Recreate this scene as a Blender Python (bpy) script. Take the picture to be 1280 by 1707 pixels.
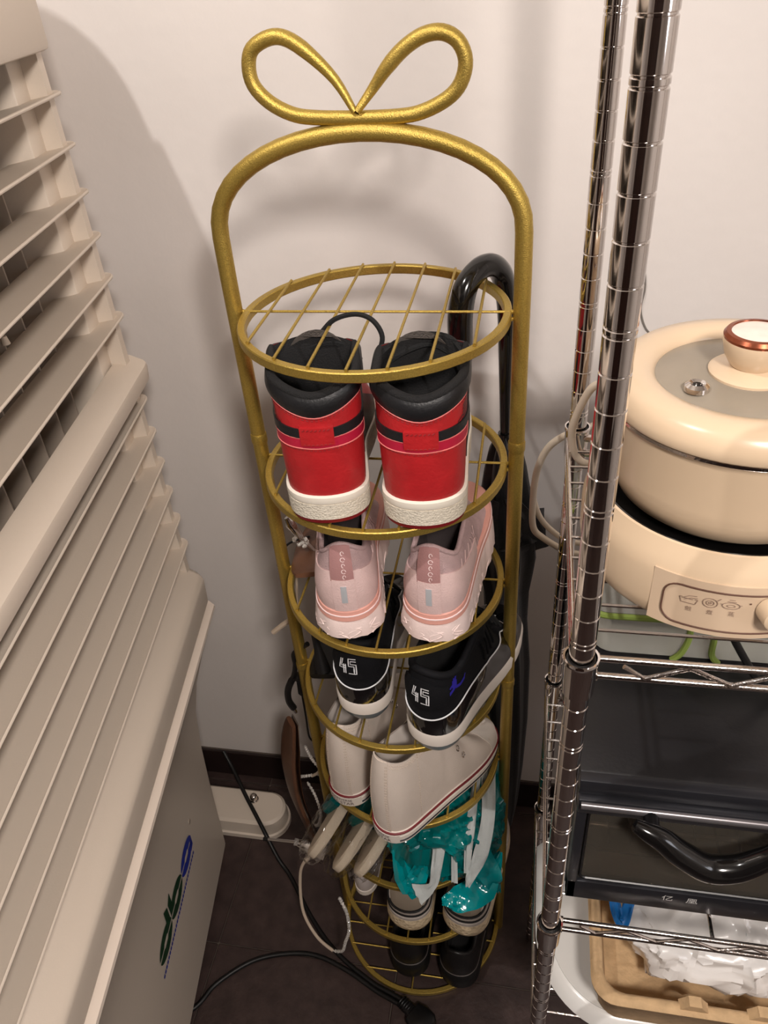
import bpy, bmesh, math, random
from mathutils import Vector, Matrix, noise
random.seed(7)
PI = math.pi
for o in list(bpy.data.objects):
    bpy.data.objects.remove(o)
scene = bpy.context.scene
COL = scene.collection

# ---------------------------------------------------------------- camera
cam_d = bpy.data.cameras.new('camera')
cam = bpy.data.objects.new('camera', cam_d)
COL.objects.link(cam)
_r = Vector((0.9832, 0.1692, -0.0691)).normalized()
_f = Vector((-0.1766, 0.7825, -0.5970)).normalized()
_u = _r.cross(_f).normalized()
_r = _f.cross(_u).normalized()
cam.matrix_world = Matrix(((_r.x, _u.x, -_f.x, 0.1660), (_r.y, _u.y, -_f.y, -0.7682), (_r.z, _u.z, -_f.z, 1.6133), (0, 0, 0, 1)))
cam_d.sensor_fit = 'VERTICAL'
cam_d.sensor_height = 36.0
cam_d.lens = 36.0 * 1300.0 / 1707.0
cam_d.clip_start = 0.02
scene.camera = cam

# ---------------------------------------------------------------- world, lamps, exposure
w = bpy.data.worlds.new('world')
scene.world = w
w.use_nodes = True
w.node_tree.nodes['Background'].inputs[0].default_value = (1.0, 0.91, 0.82, 1)
w.node_tree.nodes['Background'].inputs[1].default_value = 0.11
def lamp(name, loc, aim, watts, radius, col, kind='AREA'):
    d = bpy.data.lights.new(name, kind)
    d.energy = watts
    d.color = col
    if kind == 'AREA':
        d.shape = 'DISK'
        d.size = radius * 2
    else:
        d.shadow_soft_size = radius
    o = bpy.data.objects.new(name, d)
    COL.objects.link(o)
    o.location = loc
    o.rotation_euler = (Vector(aim) - Vector(loc)).to_track_quat('-Z', 'Y').to_euler()
    return o
LAMP_A = (-0.50, -0.70, 2.60)
LAMP_B = (0.50, -1.22, 2.10)
lamp('ceiling_lamp_light', LAMP_A, (-0.05, 0.1, 0.9), 10.0, 0.020, (1.0, 0.96, 0.93))
lamp('hanging_lamp_light', LAMP_B, (0.1, 0.0, 0.9), 18.0, 0.11, (1.0, 0.915, 0.85))
lamp('side_fill_light', (1.36, -1.05, 1.62), (-0.3, -0.1, 0.9), 2.8, 0.25, (0.90, 0.92, 1.0))  # added cool fill for the slat edges and tank; its source is unseen
vs = scene.view_settings
vs.view_transform = 'Standard'
vs.look = 'None'
vs.exposure = 0.17
vs.gamma = 1.0
vs.use_curve_mapping = False

# ---------------------------------------------------------------- helpers
def lin(c):
    return tuple(((x / 255.0) / 12.92 if x / 255.0 <= 0.04045 else ((x / 255.0 + 0.055) / 1.055) ** 2.4) for x in c)
MATS = {}
def mat(name, rgb, rough=0.5, metal=0.0, bump=0.0, bscale=200.0, var=0.0, vscale=12.0, trans=0.0, coat=0.0, alpha=1.0, spec=0.5, ior=1.45, detail=4.0, kind='noise', sheen=0.0):
    m = bpy.data.materials.new(name)
    m.use_nodes = True
    nt = m.node_tree
    b = nt.nodes['Principled BSDF']
    c = lin(rgb)
    b.inputs['Base Color'].default_value = (*c, 1)
    b.inputs['Roughness'].default_value = rough
    b.inputs['Metallic'].default_value = metal
    b.inputs['Transmission Weight'].default_value = trans
    b.inputs['Coat Weight'].default_value = coat
    b.inputs['Alpha'].default_value = alpha
    b.inputs['IOR'].default_value = ior
    b.inputs['Specular IOR Level'].default_value = spec
    b.inputs['Sheen Weight'].default_value = sheen
    tc = nt.nodes.new('ShaderNodeTexCoord')
    if var > 0:
        n = nt.nodes.new('ShaderNodeTexNoise')
        n.inputs['Scale'].default_value = vscale
        n.inputs['Detail'].default_value = 6
        nt.links.new(tc.outputs['Object'], n.inputs['Vector'])
        r = nt.nodes.new('ShaderNodeValToRGB')
        r.color_ramp.elements[0].position = 0.35
        r.color_ramp.elements[1].position = 0.68
        r.color_ramp.elements[0].color = (*[x * (1 - var) for x in c], 1)
        r.color_ramp.elements[1].color = (*[min(1, x * (1 + var * 0.5)) for x in c], 1)
        nt.links.new(n.outputs['Fac'], r.inputs['Fac'])
        nt.links.new(r.outputs['Color'], b.inputs['Base Color'])
    if bump > 0:
        if kind == 'voronoi':
            n = nt.nodes.new('ShaderNodeTexVoronoi')
            out = 'Distance'
        elif kind == 'wave':
            n = nt.nodes.new('ShaderNodeTexWave')
            n.inputs['Distortion'].default_value = 4.0
            n.inputs['Detail'].default_value = 2.0
            out = 'Fac'
        else:
            n = nt.nodes.new('ShaderNodeTexNoise')
            n.inputs['Detail'].default_value = detail
            out = 'Fac'
        n.inputs['Scale'].default_value = bscale
        nt.links.new(tc.outputs['Object'], n.inputs['Vector'])
        bp = nt.nodes.new('ShaderNodeBump')
        bp.inputs['Strength'].default_value = bump
        bp.inputs['Distance'].default_value = 0.002
        nt.links.new(n.outputs[out], bp.inputs['Height'])
        nt.links.new(bp.outputs['Normal'], b.inputs['Normal'])
    MATS[name] = m
    return m

def mesh_obj(name, verts, faces, m, parent=None, smooth=True, angle=40, loc=None):
    me = bpy.data.meshes.new(name)
    me.from_pydata([tuple(v) for v in verts], [], faces)
    me.validate()
    me.update()
    bm = bmesh.new()
    bm.from_mesh(me)
    bmesh.ops.recalc_face_normals(bm, faces=bm.faces)
    bm.to_mesh(me)
    bm.free()
    if m is not None:
        me.materials.append(m)
    if smooth:
        me.shade_smooth()
        me.set_sharp_from_angle(angle=math.radians(angle))
    o = bpy.data.objects.new(name, me)
    COL.objects.link(o)
    if parent is not None:
        o.parent = parent
    if loc is not None:
        o.location = loc
    return o

class MB:
    def __init__(self):
        self.v = []
        self.f = []
    def add(self, v, f):
        k = len(self.v)
        self.v += [Vector(p) for p in v]
        self.f += [tuple(i + k for i in q) for q in f]
        return self
    def obj(self, name, m, parent=None, smooth=True, angle=40, loc=None):
        return mesh_obj(name, self.v, self.f, m, parent, smooth, angle, loc)

def spline(pts, per=6, closed=False):
    P = [Vector(p) for p in pts]
    n = len(P)
    out = []
    segs = n if closed else n - 1
    for i in range(segs):
        if closed:
            a, b, c, d = P[(i - 1) % n], P[i], P[(i + 1) % n], P[(i + 2) % n]
        else:
            a, b, c, d = P[max(i - 1, 0)], P[i], P[i + 1], P[min(i + 2, n - 1)]
        for j in range(per):
            t = j / per
            out.append(0.5 * ((2 * b) + (c - a) * t + (2 * a - 5 * b + 4 * c - d) * t * t + (3 * b - 3 * c + d - a) * t ** 3))
    if not closed:
        out.append(P[-1])
    return out

def tube(pts, r, n=10, closed=False, cap=True, prof=None):
    """round (or custom profile) tube along points; r float or list"""
    P = [Vector(p) for p in pts]
    N = len(P)
    R = r if isinstance(r, (list, tuple)) else [r] * N
    v, f = [], []
    T = []
    for i in range(N):
        if closed:
            t = P[(i + 1) % N] - P[(i - 1) % N]
        else:
            t = P[min(i + 1, N - 1)] - P[max(i - 1, 0)]
        T.append(t.normalized() if t.length > 1e-9 else Vector((0, 0, 1)))
    ref = Vector((0, 0, 1)) if abs(T[0].z) < 0.9 else Vector((1, 0, 0))
    nrm = (ref - T[0] * ref.dot(T[0])).normalized()
    frames = []
    for i in range(N):
        nrm = nrm - T[i] * nrm.dot(T[i])
        if nrm.length < 1e-6:
            nrm = T[i].orthogonal()
        nrm.normalize()
        frames.append((nrm.copy(), T[i].cross(nrm)))
    pf = prof or [(math.cos(2 * PI * k / n), math.sin(2 * PI * k / n)) for k in range(n)]
    n = len(pf)
    twist = 0.0
    if closed:
        a = frames[-1][0]
        a = a - T[0] * a.dot(T[0])
        twist = math.atan2(a.normalized().dot(frames[0][1]), a.normalized().dot(frames[0][0]))
    for i in range(N):
        A, B = frames[i]
        tw = -twist * i / N
        ca, sa = math.cos(tw), math.sin(tw)
        for (x, y) in pf:
            xx, yy = x * ca - y * sa, x * sa + y * ca
            v.append(P[i] + (A * xx + B * yy) * R[i])
    rng = N if closed else N - 1
    for i in range(rng):
        j = (i + 1) % N
        for k in range(n):
            l = (k + 1) % n
            f.append((i * n + k, i * n + l, j * n + l, j * n + k))
    if cap and not closed:
        f.append(tuple(range(n)))
        f.append(tuple((N - 1) * n + k for k in range(n)))
    return v, f

def loft(rings, capa=True, capb=True, closed=True):
    v, f = [], []
    n = len(rings[0])
    for r in rings:
        v += [Vector(p) for p in r]
    for i in range(len(rings) - 1):
        for k in range(n if closed else n - 1):
            l = (k + 1) % n
            f.append((i * n + k, i * n + l, (i + 1) * n + l, (i + 1) * n + k))
    if capa:
        f.append(tuple(range(n)))
    if capb:
        f.append(tuple((len(rings) - 1) * n + k for k in range(n)))
    return v, f

def lathe(prof, n=32, c=(0, 0), capa=True, capb=True, a0=0.0):
    rings = [[(c[0] + r * math.cos(a0 + 2 * PI * k / n), c[1] + r * math.sin(a0 + 2 * PI * k / n), z) for k in range(n)] for (r, z) in prof]
    return loft(rings, capa, capb)

def box(x0, y0, z0, x1, y1, z1, bev=0.0, seg=2):
    bm = bmesh.new()
    vs_ = [bm.verts.new(p) for p in ((x0, y0, z0), (x1, y0, z0), (x1, y1, z0), (x0, y1, z0), (x0, y0, z1), (x1, y0, z1), (x1, y1, z1), (x0, y1, z1))]
    for q in ((0, 3, 2, 1), (4, 5, 6, 7), (0, 1, 5, 4), (1, 2, 6, 5), (2, 3, 7, 6), (3, 0, 4, 7)):
        bm.faces.new([vs_[i] for i in q])
    if bev > 0:
        bmesh.ops.bevel(bm, geom=list(bm.edges), offset=bev, segments=seg, affect='EDGES', profile=0.5)
    bm.verts.index_update()
    v = [x.co.copy() for x in bm.verts]
    f = [tuple(x.index for x in q.verts) for q in bm.faces]
    bm.free()
    return v, f

def prism(poly, z0, z1, axis='z'):
    """poly list of (a,b); extruded"""
    def P(a, b, c):
        return {'z': (a, b, c), 'y': (a, c, b), 'x': (c, a, b)}[axis]
    return loft([[P(a, b, z0) for a, b in poly], [P(a, b, z1) for a, b in poly]])

def rrect(x0, y0, x1, y1, r, k=5):
    out = []
    for (cx, cy, a) in ((x1 - r, y0 + r, -90), (x1 - r, y1 - r, 0), (x0 + r, y1 - r, 90), (x0 + r, y0 + r, 180)):
        for i in range(k + 1):
            t = math.radians(a + 90 * i / k)
            out.append((cx + r * math.cos(t), cy + r * math.sin(t)))
    return out

def tag(o, label, cat, group=None, kind=None):
    o['label'] = label
    o['category'] = cat
    if group:
        o['group'] = group
    if kind:
        o['kind'] = kind
    return o
def thing(name, label, cat, loc=(0, 0, 0), rz=0.0, group=None):
    o = bpy.data.objects.new(name, None)
    o.empty_display_size = 0.02
    COL.objects.link(o)
    o.location = loc
    o.rotation_euler = (0, 0, rz)
    return tag(o, label, cat, group)
def struct(o):
    o['kind'] = 'structure'
    return o

# ---------------------------------------------------------------- materials
M_wall = mat('painted_wall', (222, 215, 210), 0.62, bump=0.25, bscale=60, var=0.035, vscale=5)
M_ceil = mat('ceiling_paint', (226, 220, 212), 0.8)
M_tile = mat('dark_floor_tile', (64, 50, 47), 0.42, bump=0.5, bscale=90, var=0.3, vscale=30)
M_grout = mat('grout', (88, 78, 70), 0.8)
M_base = mat('baseboard_tile', (42, 31, 29), 0.35, var=0.2, vscale=20)
M_gold = mat('gold_paint', (188, 160, 80), 0.40, metal=0.8, bump=0.25, bscale=900, var=0.18, vscale=700)
M_chrome = mat('chrome', (222, 216, 212), 0.07, metal=1.0)
M_chromedark = mat('chrome_wire', (214, 206, 200), 0.16, metal=1.0, bump=0.15, bscale=300)
M_beige = mat('beige_plastic', (212, 199, 184), 0.42, bump=0.06, bscale=500)
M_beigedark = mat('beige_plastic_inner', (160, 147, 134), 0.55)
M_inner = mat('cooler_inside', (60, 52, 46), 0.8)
M_black = mat('black_plastic', (16, 15, 16), 0.32)
M_blackgloss = mat('black_gloss_plastic', (14, 13, 13), 0.16, coat=0.4)
M_rubber = mat('black_rubber', (18, 17, 17), 0.5)

# ================================================================= ROOM
def plane_box(name, b, m):
    v, f = box(*b)
    return struct(mesh_obj(name, v, f, m, smooth=False))
WY = 0.28
plane_box('wall_back', (-1.25, WY, -0.02, 1.45, WY + 0.1, 2.72), M_wall)
plane_box('wall_left', (-1.35, -2.6, -0.02, -1.25, WY, 2.72), M_wall)
plane_box('wall_right', (1.45, -2.6, -0.02, 1.55, WY, 2.72), M_wall)
plane_box('wall_front', (-1.25, -2.6, -0.02, 1.45, -2.5, 2.72), M_wall)
M_door = mat('dark_wood_door', (58, 36, 30), 0.45, var=0.3, vscale=4)
door = plane_box('unseen_door', (-0.95, -2.502, 0.0, 0.85, -2.47, 2.35), M_door)  # unseen; made this wide to give the chrome posts a dark reflected band
for zz_ in (0.15, 1.15):
    mesh_obj('door_panel', *box(-0.80, -2.472, zz_, 0.70, -2.460, zz_ + 0.85, 0.006), M_door, door, smooth=False)
mesh_obj('door_handle', *tube([(0.77, -2.47, 1.02), (0.77, -2.42, 1.02), (0.66, -2.42, 1.02)], 0.009, 10), M_chromedark, door)
plane_box('ceiling', (-1.25, -2.5, 2.7, 1.45, WY, 2.8), M_ceil)
floor = plane_box('floor', (-1.35, -2.6, -0.04, 1.55, WY + 0.1, -0.004), M_grout)
TS = 0.365
xj = [-0.035 + TS * k for k in range(-4, 5)]
yj = [-0.113 + TS * k for k in range(-7, 2)]
tile_me = None
for i in range(len(xj) - 1):
    for j in range(len(yj)):
        x0, x1 = max(xj[i] + 0.0012, -1.25), min(xj[i + 1] - 0.0012, 1.45)
        y0, y1 = yj[j] + 0.0012, min(yj[j] + TS - 0.0012, WY)
        if y1 - y0 < 0.005:
            continue
        full = abs((x1 - x0) - (TS - 0.0024)) < 1e-6 and abs((y1 - y0) - (TS - 0.0024)) < 1e-6
        if full and tile_me:
            o = bpy.data.objects.new('tile', tile_me)
            COL.objects.link(o)
            o.parent = floor
            o.location = (x0, y0, 0)
        else:
            v, f = box(0, 0, -0.012, x1 - x0, y1 - y0, 0.0, 0.0015, 1)
            o = mesh_obj('tile', v, f, M_tile, floor, smooth=False, loc=(x0, y0, 0))
            if full:
                tile_me = o.data
bb = struct(mesh_obj('baseboard_back', *box(-1.25, WY - 0.004, 0.0, 1.45, WY, 0.086), M_grout, smooth=False))
for i in range(len(xj) - 1):
    x0, x1 = max(xj[i] + 0.055 + 0.001, -1.25), min(xj[i + 1] + 0.055 - 0.001, 1.45)
    mesh_obj('tile', *box(x0, WY - 0.011, 0.001, x1, WY - 0.004, 0.088, 0.0015, 1), M_base, bb, smooth=False)

# ceiling lamps (out of view): the two downlights that light the corner
M_lampglow = bpy.data.materials.new('lamp_diffuser')
M_lampglow.use_nodes = True
_b = M_lampglow.node_tree.nodes['Principled BSDF']
_b.inputs['Emission Color'].default_value = (1, 0.86, 0.7, 1)
_b.inputs['Emission Strength'].default_value = 4.0

# ================================================================= SHOE RACK
Zs = [1.293, 1.108, 0.926, 0.740, 0.556, 0.376, 0.194, 0.012]
RR = 0.140
rack = thing('shoe_rack', 'tall gold metal shoe rack with eight round wire shelves and a bow on top', 'shoe rack')
px_ = 0.1535
arch = [(-px_, 0, 0.0)]
for z in (0.3, 0.6, 0.9, 1.2, 1.33):
    arch.append((-px_ - 0.0005, 0, z))
for k in range(0, 25):
    a = PI - PI * k / 24
    arch.append((px_ * math.cos(a), 0, 1.372 + 0.094 * math.sin(a) ** 0.9))
for z in (1.33, 1.2, 0.9, 0.6, 0.3):
    arch.append((px_ + 0.0005, 0, z))
arch.append((px_, 0, 0.0))
mesh_obj('frame', *tube(arch, 0.0088, 14), M_gold, rack)
bow = [(-0.0012, 1.4835), (-0.0178, 1.5087), (-0.0397, 1.5306), (-0.058, 1.5427), (-0.0733, 1.5444), (-0.0903, 1.5369), (-0.0961, 1.5239), (-0.0943, 1.5082), (-0.0816, 1.4938), (-0.0624, 1.4825), (-0.0421, 1.4785), (-0.0019, 1.4765), (0.0376, 1.4765), (0.0599, 1.4795), (0.0821, 1.489), (0.0941, 1.5018), (0.0984, 1.5183), (0.0923, 1.5331), (0.079, 1.5405), (0.0623, 1.5391), (0.045, 1.5301), (0.0291, 1.5161), (0.0148, 1.4996), (0.0006, 1.4835)]
bp_ = spline([(x, -0.006 if i in (0, 23) else 0, z + (0.001 if 8 < i < 15 else 0)) for i, (x, z) in enumerate(bow)], 4)
nb = len(bp_)
mesh_obj('bow', *tube(bp_, [0.0066 * (0.45 + 0.55 * min(1, min(i, nb - 1 - i) / 9.0)) for i in range(nb)], 12), M_gold, rack)
mesh_obj('bow_peg', *lathe([(0.0032, 1.462), (0.0028, 1.467), (0.0034, 1.474)], 10), M_gold, rack)
for sx in (-1, 1):
    for z in (1.137, 0.735):
        mesh_obj('pole_sleeve', *lathe([(0.0093, z - 0.012), (0.00985, z - 0.010), (0.00985, z), (0.0093, z + 0.0015)], 16, (sx * (px_ + 0.0005), 0)), M_gold, rack)
SQ = [(1, 1), (-1, 1), (-1, -1), (1, -1)]
def ring_mesh(R, zc, hw=0.0042, hh=0.0052):
    b = 0.0011
    pf = [(-hw, -hh + b), (-hw + b, -hh), (hw - b, -hh), (hw, -hh + b), (hw, hh - b), (hw - b, hh), (-hw + b, hh), (-hw, hh - b)]
    n = 72
    rings = []
    for k in range(n):
        a = 2 * PI * k / n
        rings.append([((R + x) * math.cos(a), (R + x) * math.sin(a), zc + z) for x, z in pf])
    v, f = [], []
    m = len(pf)
    for r in rings:
        v += r
    for i in range(n):
        j = (i + 1) % n
        for k in range(m):
            l = (k + 1) % m
            f.append((i * m + k, i * m + l, j * m + l, j * m + k))
    return v, f
WR = 0.0016
for i, z in enumerate(Zs):
    R = RR if i < 7 else 0.150
    ring = mesh_obj('shelf_ring', *ring_mesh(R, z - 0.0052), M_gold, rack, angle=30)
    for k in range(-3, 4):
        c = k * 0.0375 * (R / RR)
        h = math.sqrt(max(R * R - c * c, 0)) + 0.001
        pts = [(c, -h, z + WR), (c, h, z + WR)] if i < 7 else [(-h, c, z + WR), (h, c, z + WR)]
        mesh_obj('wire', *tube(pts, WR, 8), M_gold, ring)
    pts = [(-px_ + 0.006, 0, z - 0.0010), (px_ - 0.006, 0, z - 0.0010)] if i < 7 else [(0, -R, z - 0.001), (0, R, z - 0.001)]
    mesh_obj('wire', *tube(pts, WR * 0.95, 8), M_gold, ring)
    if i < 7:
        for sx in (-1, 1):
            wb = MB()
            for dy, dz in ((0.003, 0.0), (-0.004, -0.004), (0.0, 0.002)):
                c = Vector((sx * (R + 0.004), dy, z - 0.003 + dz))
                wb.add(*lathe([(0.0006, -0.0024), (0.0022, -0.0014), (0.0026, 0), (0.0020, 0.0016), (0.0005, 0.0024)], 8))
                for q in range(len(wb.v) - 40, len(wb.v)):
                    wb.v[q] = wb.v[q] + c
            wb.obj('weld_bead', M_gold, ring)

# ================================================================= SHOES
def crv(pts, t):
    if t <= pts[0][0]:
        return pts[0][1]
    for (a, x), (b, y) in zip(pts, pts[1:]):
        if t <= b:
            k = (t - a) / (b - a)
            k = k * k * (3 - 2 * k)
            return x + (y - x) * k
    return pts[-1][1]
class Shoe:
    N = 96
    def __init__(s, side, L, W, sole, prm):
        s.side, s.L, s.W, s.sole = side, L, W, sole
        s.p = prm
        wl = [(0.20, 0.016), (0.335, 0.058), (0.408, 0.125), (0.43, 0.26), (0.455, 0.45), (0.50, 0.63), (0.485, 0.78), (0.36, 0.92), (0.16, 0.985)]
        wm = [(0.20, 0.016), (0.335, 0.058), (0.403, 0.125), (0.385, 0.27), (0.36, 0.45), (0.44, 0.66), (0.45, 0.80), (0.34, 0.93), (0.16, 0.99)]
        rt, lf = (wl, wm) if side > 0 else (wm, wl)
        ctrl = [(0, 0)] + rt + [(0.02 * -side, 1.0)] + [(-a, b) for a, b in reversed(lf)]
        raw = spline([(a * W, b * L, 0) for a, b in ctrl], 12, True)
        raw.append(raw[0].copy())
        d = [0.0]
        for a, b in zip(raw, raw[1:]):
            d.append(d[-1] + (b - a).length)
        s.per = d[-1]
        s.B = []
        j = 0
        for i in range(s.N):
            t = s.per * i / s.N
            while d[j + 1] < t:
                j += 1
            k = (t - d[j]) / max(d[j + 1] - d[j], 1e-9)
            s.B.append(raw[j].lerp(raw[j + 1], k))
        s.nrm = []
        for i in range(s.N):
            t = s.B[(i + 1) % s.N] - s.B[i - 1]
            s.nrm.append(Vector((t.y, -t.x, 0)).normalized())
        s.T, s.C = [], []
        p = prm
        yc = p['yc']
        ucr = next(i for i in range(s.N) if s.B[i].y > yc * L) / s.N
        ucl = next(i for i in range(s.N) if s.B[-1 - i].y > yc * L) / s.N
        for i in range(s.N):
            b = s.B[i]
            t = b.y / L
            if t <= yc:
                kx = p['kx']
                tx = b.x * kx + p.get('lean', 0) * W * 0
                ty = p['yin'] * L + b.y * (1 - p['yin'] / yc)
                q = min(1.0, (i / s.N) / ucr if i <= s.N // 2 else (1 - i / s.N) / ucl)
                tz = crv([(0, p['zh']), (0.45, p['zs']), (1.0, p['zf'])], q)
                k = p.get('kz', 0.6)
                bul = p.get('bul', 0.05)
            else:
                q = (t - yc) / (1 - yc)
                g = max(0.0, 1 - q / 0.42)
                tx = b.x * p['kx'] * (g ** 1.2) * 0.85 if g < 1 else b.x * p['kx']
                ty = yc * L + (b.y - yc * L) * (1 - 0.22 * q)
                tz = crv([(0, p['zf']), (0.45, p['zm']), (0.8, p['zt']), (1.0, p['zt'] * 0.92)], q)
                k = p.get('kz', 0.6) + (0.98 - p.get('kz', 0.6)) * min(1, q * 1.8)
                bul = 0.04
            s.T.append(Vector((tx, ty, tz)))
            s.C.append(Vector((b.x * (1 + bul), b.y + (b.y - 0.4 * L) * bul * 0.6, sole + (tz - sole) * k)))
    def base(s, u):
        i = (u % 1.0) * s.N
        a = int(i) % s.N
        k = i - int(i)
        return a, (a + 1) % s.N, k
    def S(s, u, v):
        a, b, k = s.base(u)
        inset = s.p.get('ins', 0.0)
        B = s.B[a].lerp(s.B[b], k) - s.nrm[a].lerp(s.nrm[b], k) * inset
        B.z = s.sole - 0.001
        T = s.T[a].lerp(s.T[b], k)
        C = s.C[a].lerp(s.C[b], k)
        return B * (1 - v) ** 2 + C * (2 * v * (1 - v)) + T * v * v
    def nor(s, u, v):
        e = 0.004
        du = s.S(u + e, v) - s.S(u - e, v)
        v0, v1 = max(0, v - 0.02), min(1, v + 0.02)
        dv = s.S(u, v1) - s.S(u, v0)
        n = du.cross(dv)
        return n.normalized() if n.length > 1e-9 else Vector((0, -1, 0))
    def vz(s, u, z):
        lo, hi = 0.0, 1.0
        for _ in range(18):
            m = (lo + hi) / 2
            if s.S(u, m).z < z:
                lo = m
            else:
                hi = m
        return lo
    def loop(s, off, z):
        return [Vector((b.x + n.x * off, b.y + n.y * off, z(i / s.N) if callable(z) else z)) for i, (b, n) in enumerate(zip(s.B, s.nrm))]
    def sole_part(s, name, rings, m, parent, angle=35):
        return mesh_obj(name, *loft([s.loop(o, z) for o, z in rings]), m, parent, angle=angle)
    def upper(s, name, m, parent, nv=12):
        rings = [[s.S(i / s.N, v / nv) for i in range(s.N)] for v in range(nv + 1)]
        return mesh_obj(name, *loft(rings, False, False), m, parent, angle=60)
    def collar_ids(s):
        ids = [i for i in range(s.N) if s.B[i].y <= s.p['yc'] * s.L]
        return [i for i in ids if i > s.N // 2] + [i for i in ids if i <= s.N // 2]
    def collar_loop(s, drop=0.0, inset=0.0):
        pts = [s.T[i] + Vector((0, 0, -drop)) for i in s.collar_ids()]
        a, b = pts[-1], pts[0]
        cc = sum(pts, Vector()) / len(pts)
        pts = [p + (Vector((cc.x, cc.y, p.z)) - p).normalized() * inset for p in pts]
        a, b = pts[-1], pts[0]
        fr = []
        for k in range(1, 8):
            t = k / 8
            p = a.lerp(b, t)
            p.y += 0.012 * math.sin(PI * t)
            p.z += s.p.get('front_z', 0.004) * math.sin(PI * t)
            fr.append(p)
        return pts, fr
    def collar(s, name, r, m, parent, inset=0.003, drop=0.0):
        pts, fr = s.collar_loop(drop, inset)
        return mesh_obj(name, *tube(pts, [r * (0.6 + 0.4 * min(1, min(i, len(pts) - 1 - i) / 4)) for i in range(len(pts))], 10), m, parent)
    def lining(s, name, m, parent, depth=None):
        pts, fr = s.collar_loop(0.001, 0.0015)
        ring = pts + fr
        c = sum(ring, Vector()) / len(ring)
        zf = s.sole + 0.004
        rings = []
        for sc, t in ((1.0, 0.0), (0.93, 0.08), (0.88, 0.3), (0.84, 0.7), (0.80, 1.0)):
            rings.append([Vector((c.x + (p.x - c.x) * sc, c.y + (p.y - c.y) * sc, p.z + (zf - p.z) * t)) for p in ring])
        return mesh_obj(name, *loft(rings, False, True), m, parent, angle=60)
    def patch(s, name, u0, u1, lo, hi, m, parent, off=0.0012, nu=24, nv=5, mode='z', puff=0.0):
        g, h = [], []
        for i in range(nu + 1):
            u = u0 + (u1 - u0) * i / nu
            a = lo(u) if callable(lo) else lo
            b = hi(u) if callable(hi) else hi
            if mode == 'z':
                a, b = s.vz(u, a), s.vz(u, b)
            for j in range(nv + 1):
                v = a + (b - a) * j / nv
                e = puff * math.sin(PI * j / nv)
                n = s.nor(u, v)
                g.append(s.S(u, v) + n * (off + e))
                h.append(s.S(u, v) - n * 0.0006)
        m2 = nv + 1
        f = []
        for i in range(nu):
            for j in range(nv):
                f.append((i * m2 + j, (i + 1) * m2 + j, (i + 1) * m2 + j + 1, i * m2 + j + 1))
        k = len(g)
        bd = [i * m2 for i in range(nu + 1)] + [nu * m2 + j for j in range(1, nv + 1)] + [i * m2 + nv for i in range(nu - 1, -1, -1)] + [j for j in range(nv - 1, 0, -1)]
        for a, b in zip(bd, bd[1:] + bd[:1]):
            f.append((a, b, b + k, a + k))
        v = g + h
        used = sorted({i for q in f for i in q})
        mp = {o: n for n, o in enumerate(used)}
        return mesh_obj(name, [v[i] for i in used], [tuple(mp[i] for i in q) for q in f], m, parent, angle=50)
    def line(s, mb, pts, r, off=0.0006, per=4, n=6, mode='z', close=False, flat=True):
        """raised cord following (u, z) points on the upper"""
        P = []
        for u, z in pts:
            P.append((u, z, 0))
        if per > 1 and len(P) > 2:
            P = spline(P, per, close)
        out = []
        for q in P:
            v = s.vz(q[0], q[1]) if mode == 'z' else q[1]
            out.append(s.S(q[0], v) + s.nor(q[0], v) * off)
        mb.add(*tube(out, r, n))
    def decal(s, mb, u0, v0, tri_v, tri_f, off=0.0007):
        """flat shape (metres, right/up) laid on the upper at u0,v0"""
        e = 0.01
        du = (s.S(u0 + e, v0) - s.S(u0 - e, v0)).length / (2 * e)
        dv = (s.S(u0, min(1, v0 + e)) - s.S(u0, v0 - e)).length / (e + min(e, 1 - v0))
        out = []
        for a, b in tri_v:
            u, v = u0 + a / du, min(1.0, max(0.0, v0 + b / dv))
            out.append(s.S(u, v) + s.nor(u, v) * off)
        mb.add(out, tri_f)
def strokes2d(lines, w):
    """polylines -> flat quads (list of 2d verts, faces)"""
    V, F = [], []
    for ln in lines:
        ww = w
        if isinstance(ln, tuple) and isinstance(ln[1], (int, float)):
            ln, ww = ln
        pts = []
        for a, b in zip(ln, ln[1:]):
            d = math.hypot(b[0] - a[0], b[1] - a[1])
            k = max(1, int(d / 0.004))
            pts += [(a[0] + (b[0] - a[0]) * i / k, a[1] + (b[1] - a[1]) * i / k) for i in range(k)]
        pts.append(ln[-1])
        k = len(V)
        for i, p in enumerate(pts):
            a, b = pts[max(i - 1, 0)], pts[min(i + 1, len(pts) - 1)]
            d = math.hypot(b[0] - a[0], b[1] - a[1]) or 1
            nx, ny = -(b[1] - a[1]) / d, (b[0] - a[0]) / d
            V += [(p[0] + nx * ww / 2, p[1] + ny * ww / 2), (p[0] - nx * ww / 2, p[1] - ny * ww / 2)]
            if i:
                q = k + 2 * i
                F.append((q - 2, q - 1, q + 1, q))
    return V, F
def text2d(body, size):
    cu = bpy.data.curves.new('txt', 'FONT')
    cu.body = body
    cu.size = size
    cu.align_x = 'CENTER'
    cu.align_y = 'CENTER'
    cu.resolution_u = 2
    o = bpy.data.objects.new('txt', cu)
    COL.objects.link(o)
    dg = bpy.context.evaluated_depsgraph_get()
    me = bpy.data.meshes.new_from_object(o.evaluated_get(dg))
    V = [(p.co.x, p.co.y) for p in me.vertices]
    F = [tuple(p.vertices) for p in me.polygons]
    bpy.data.objects.remove(o)
    bpy.data.curves.remove(cu)
    bpy.data.meshes.remove(me)
    return V, F
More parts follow.
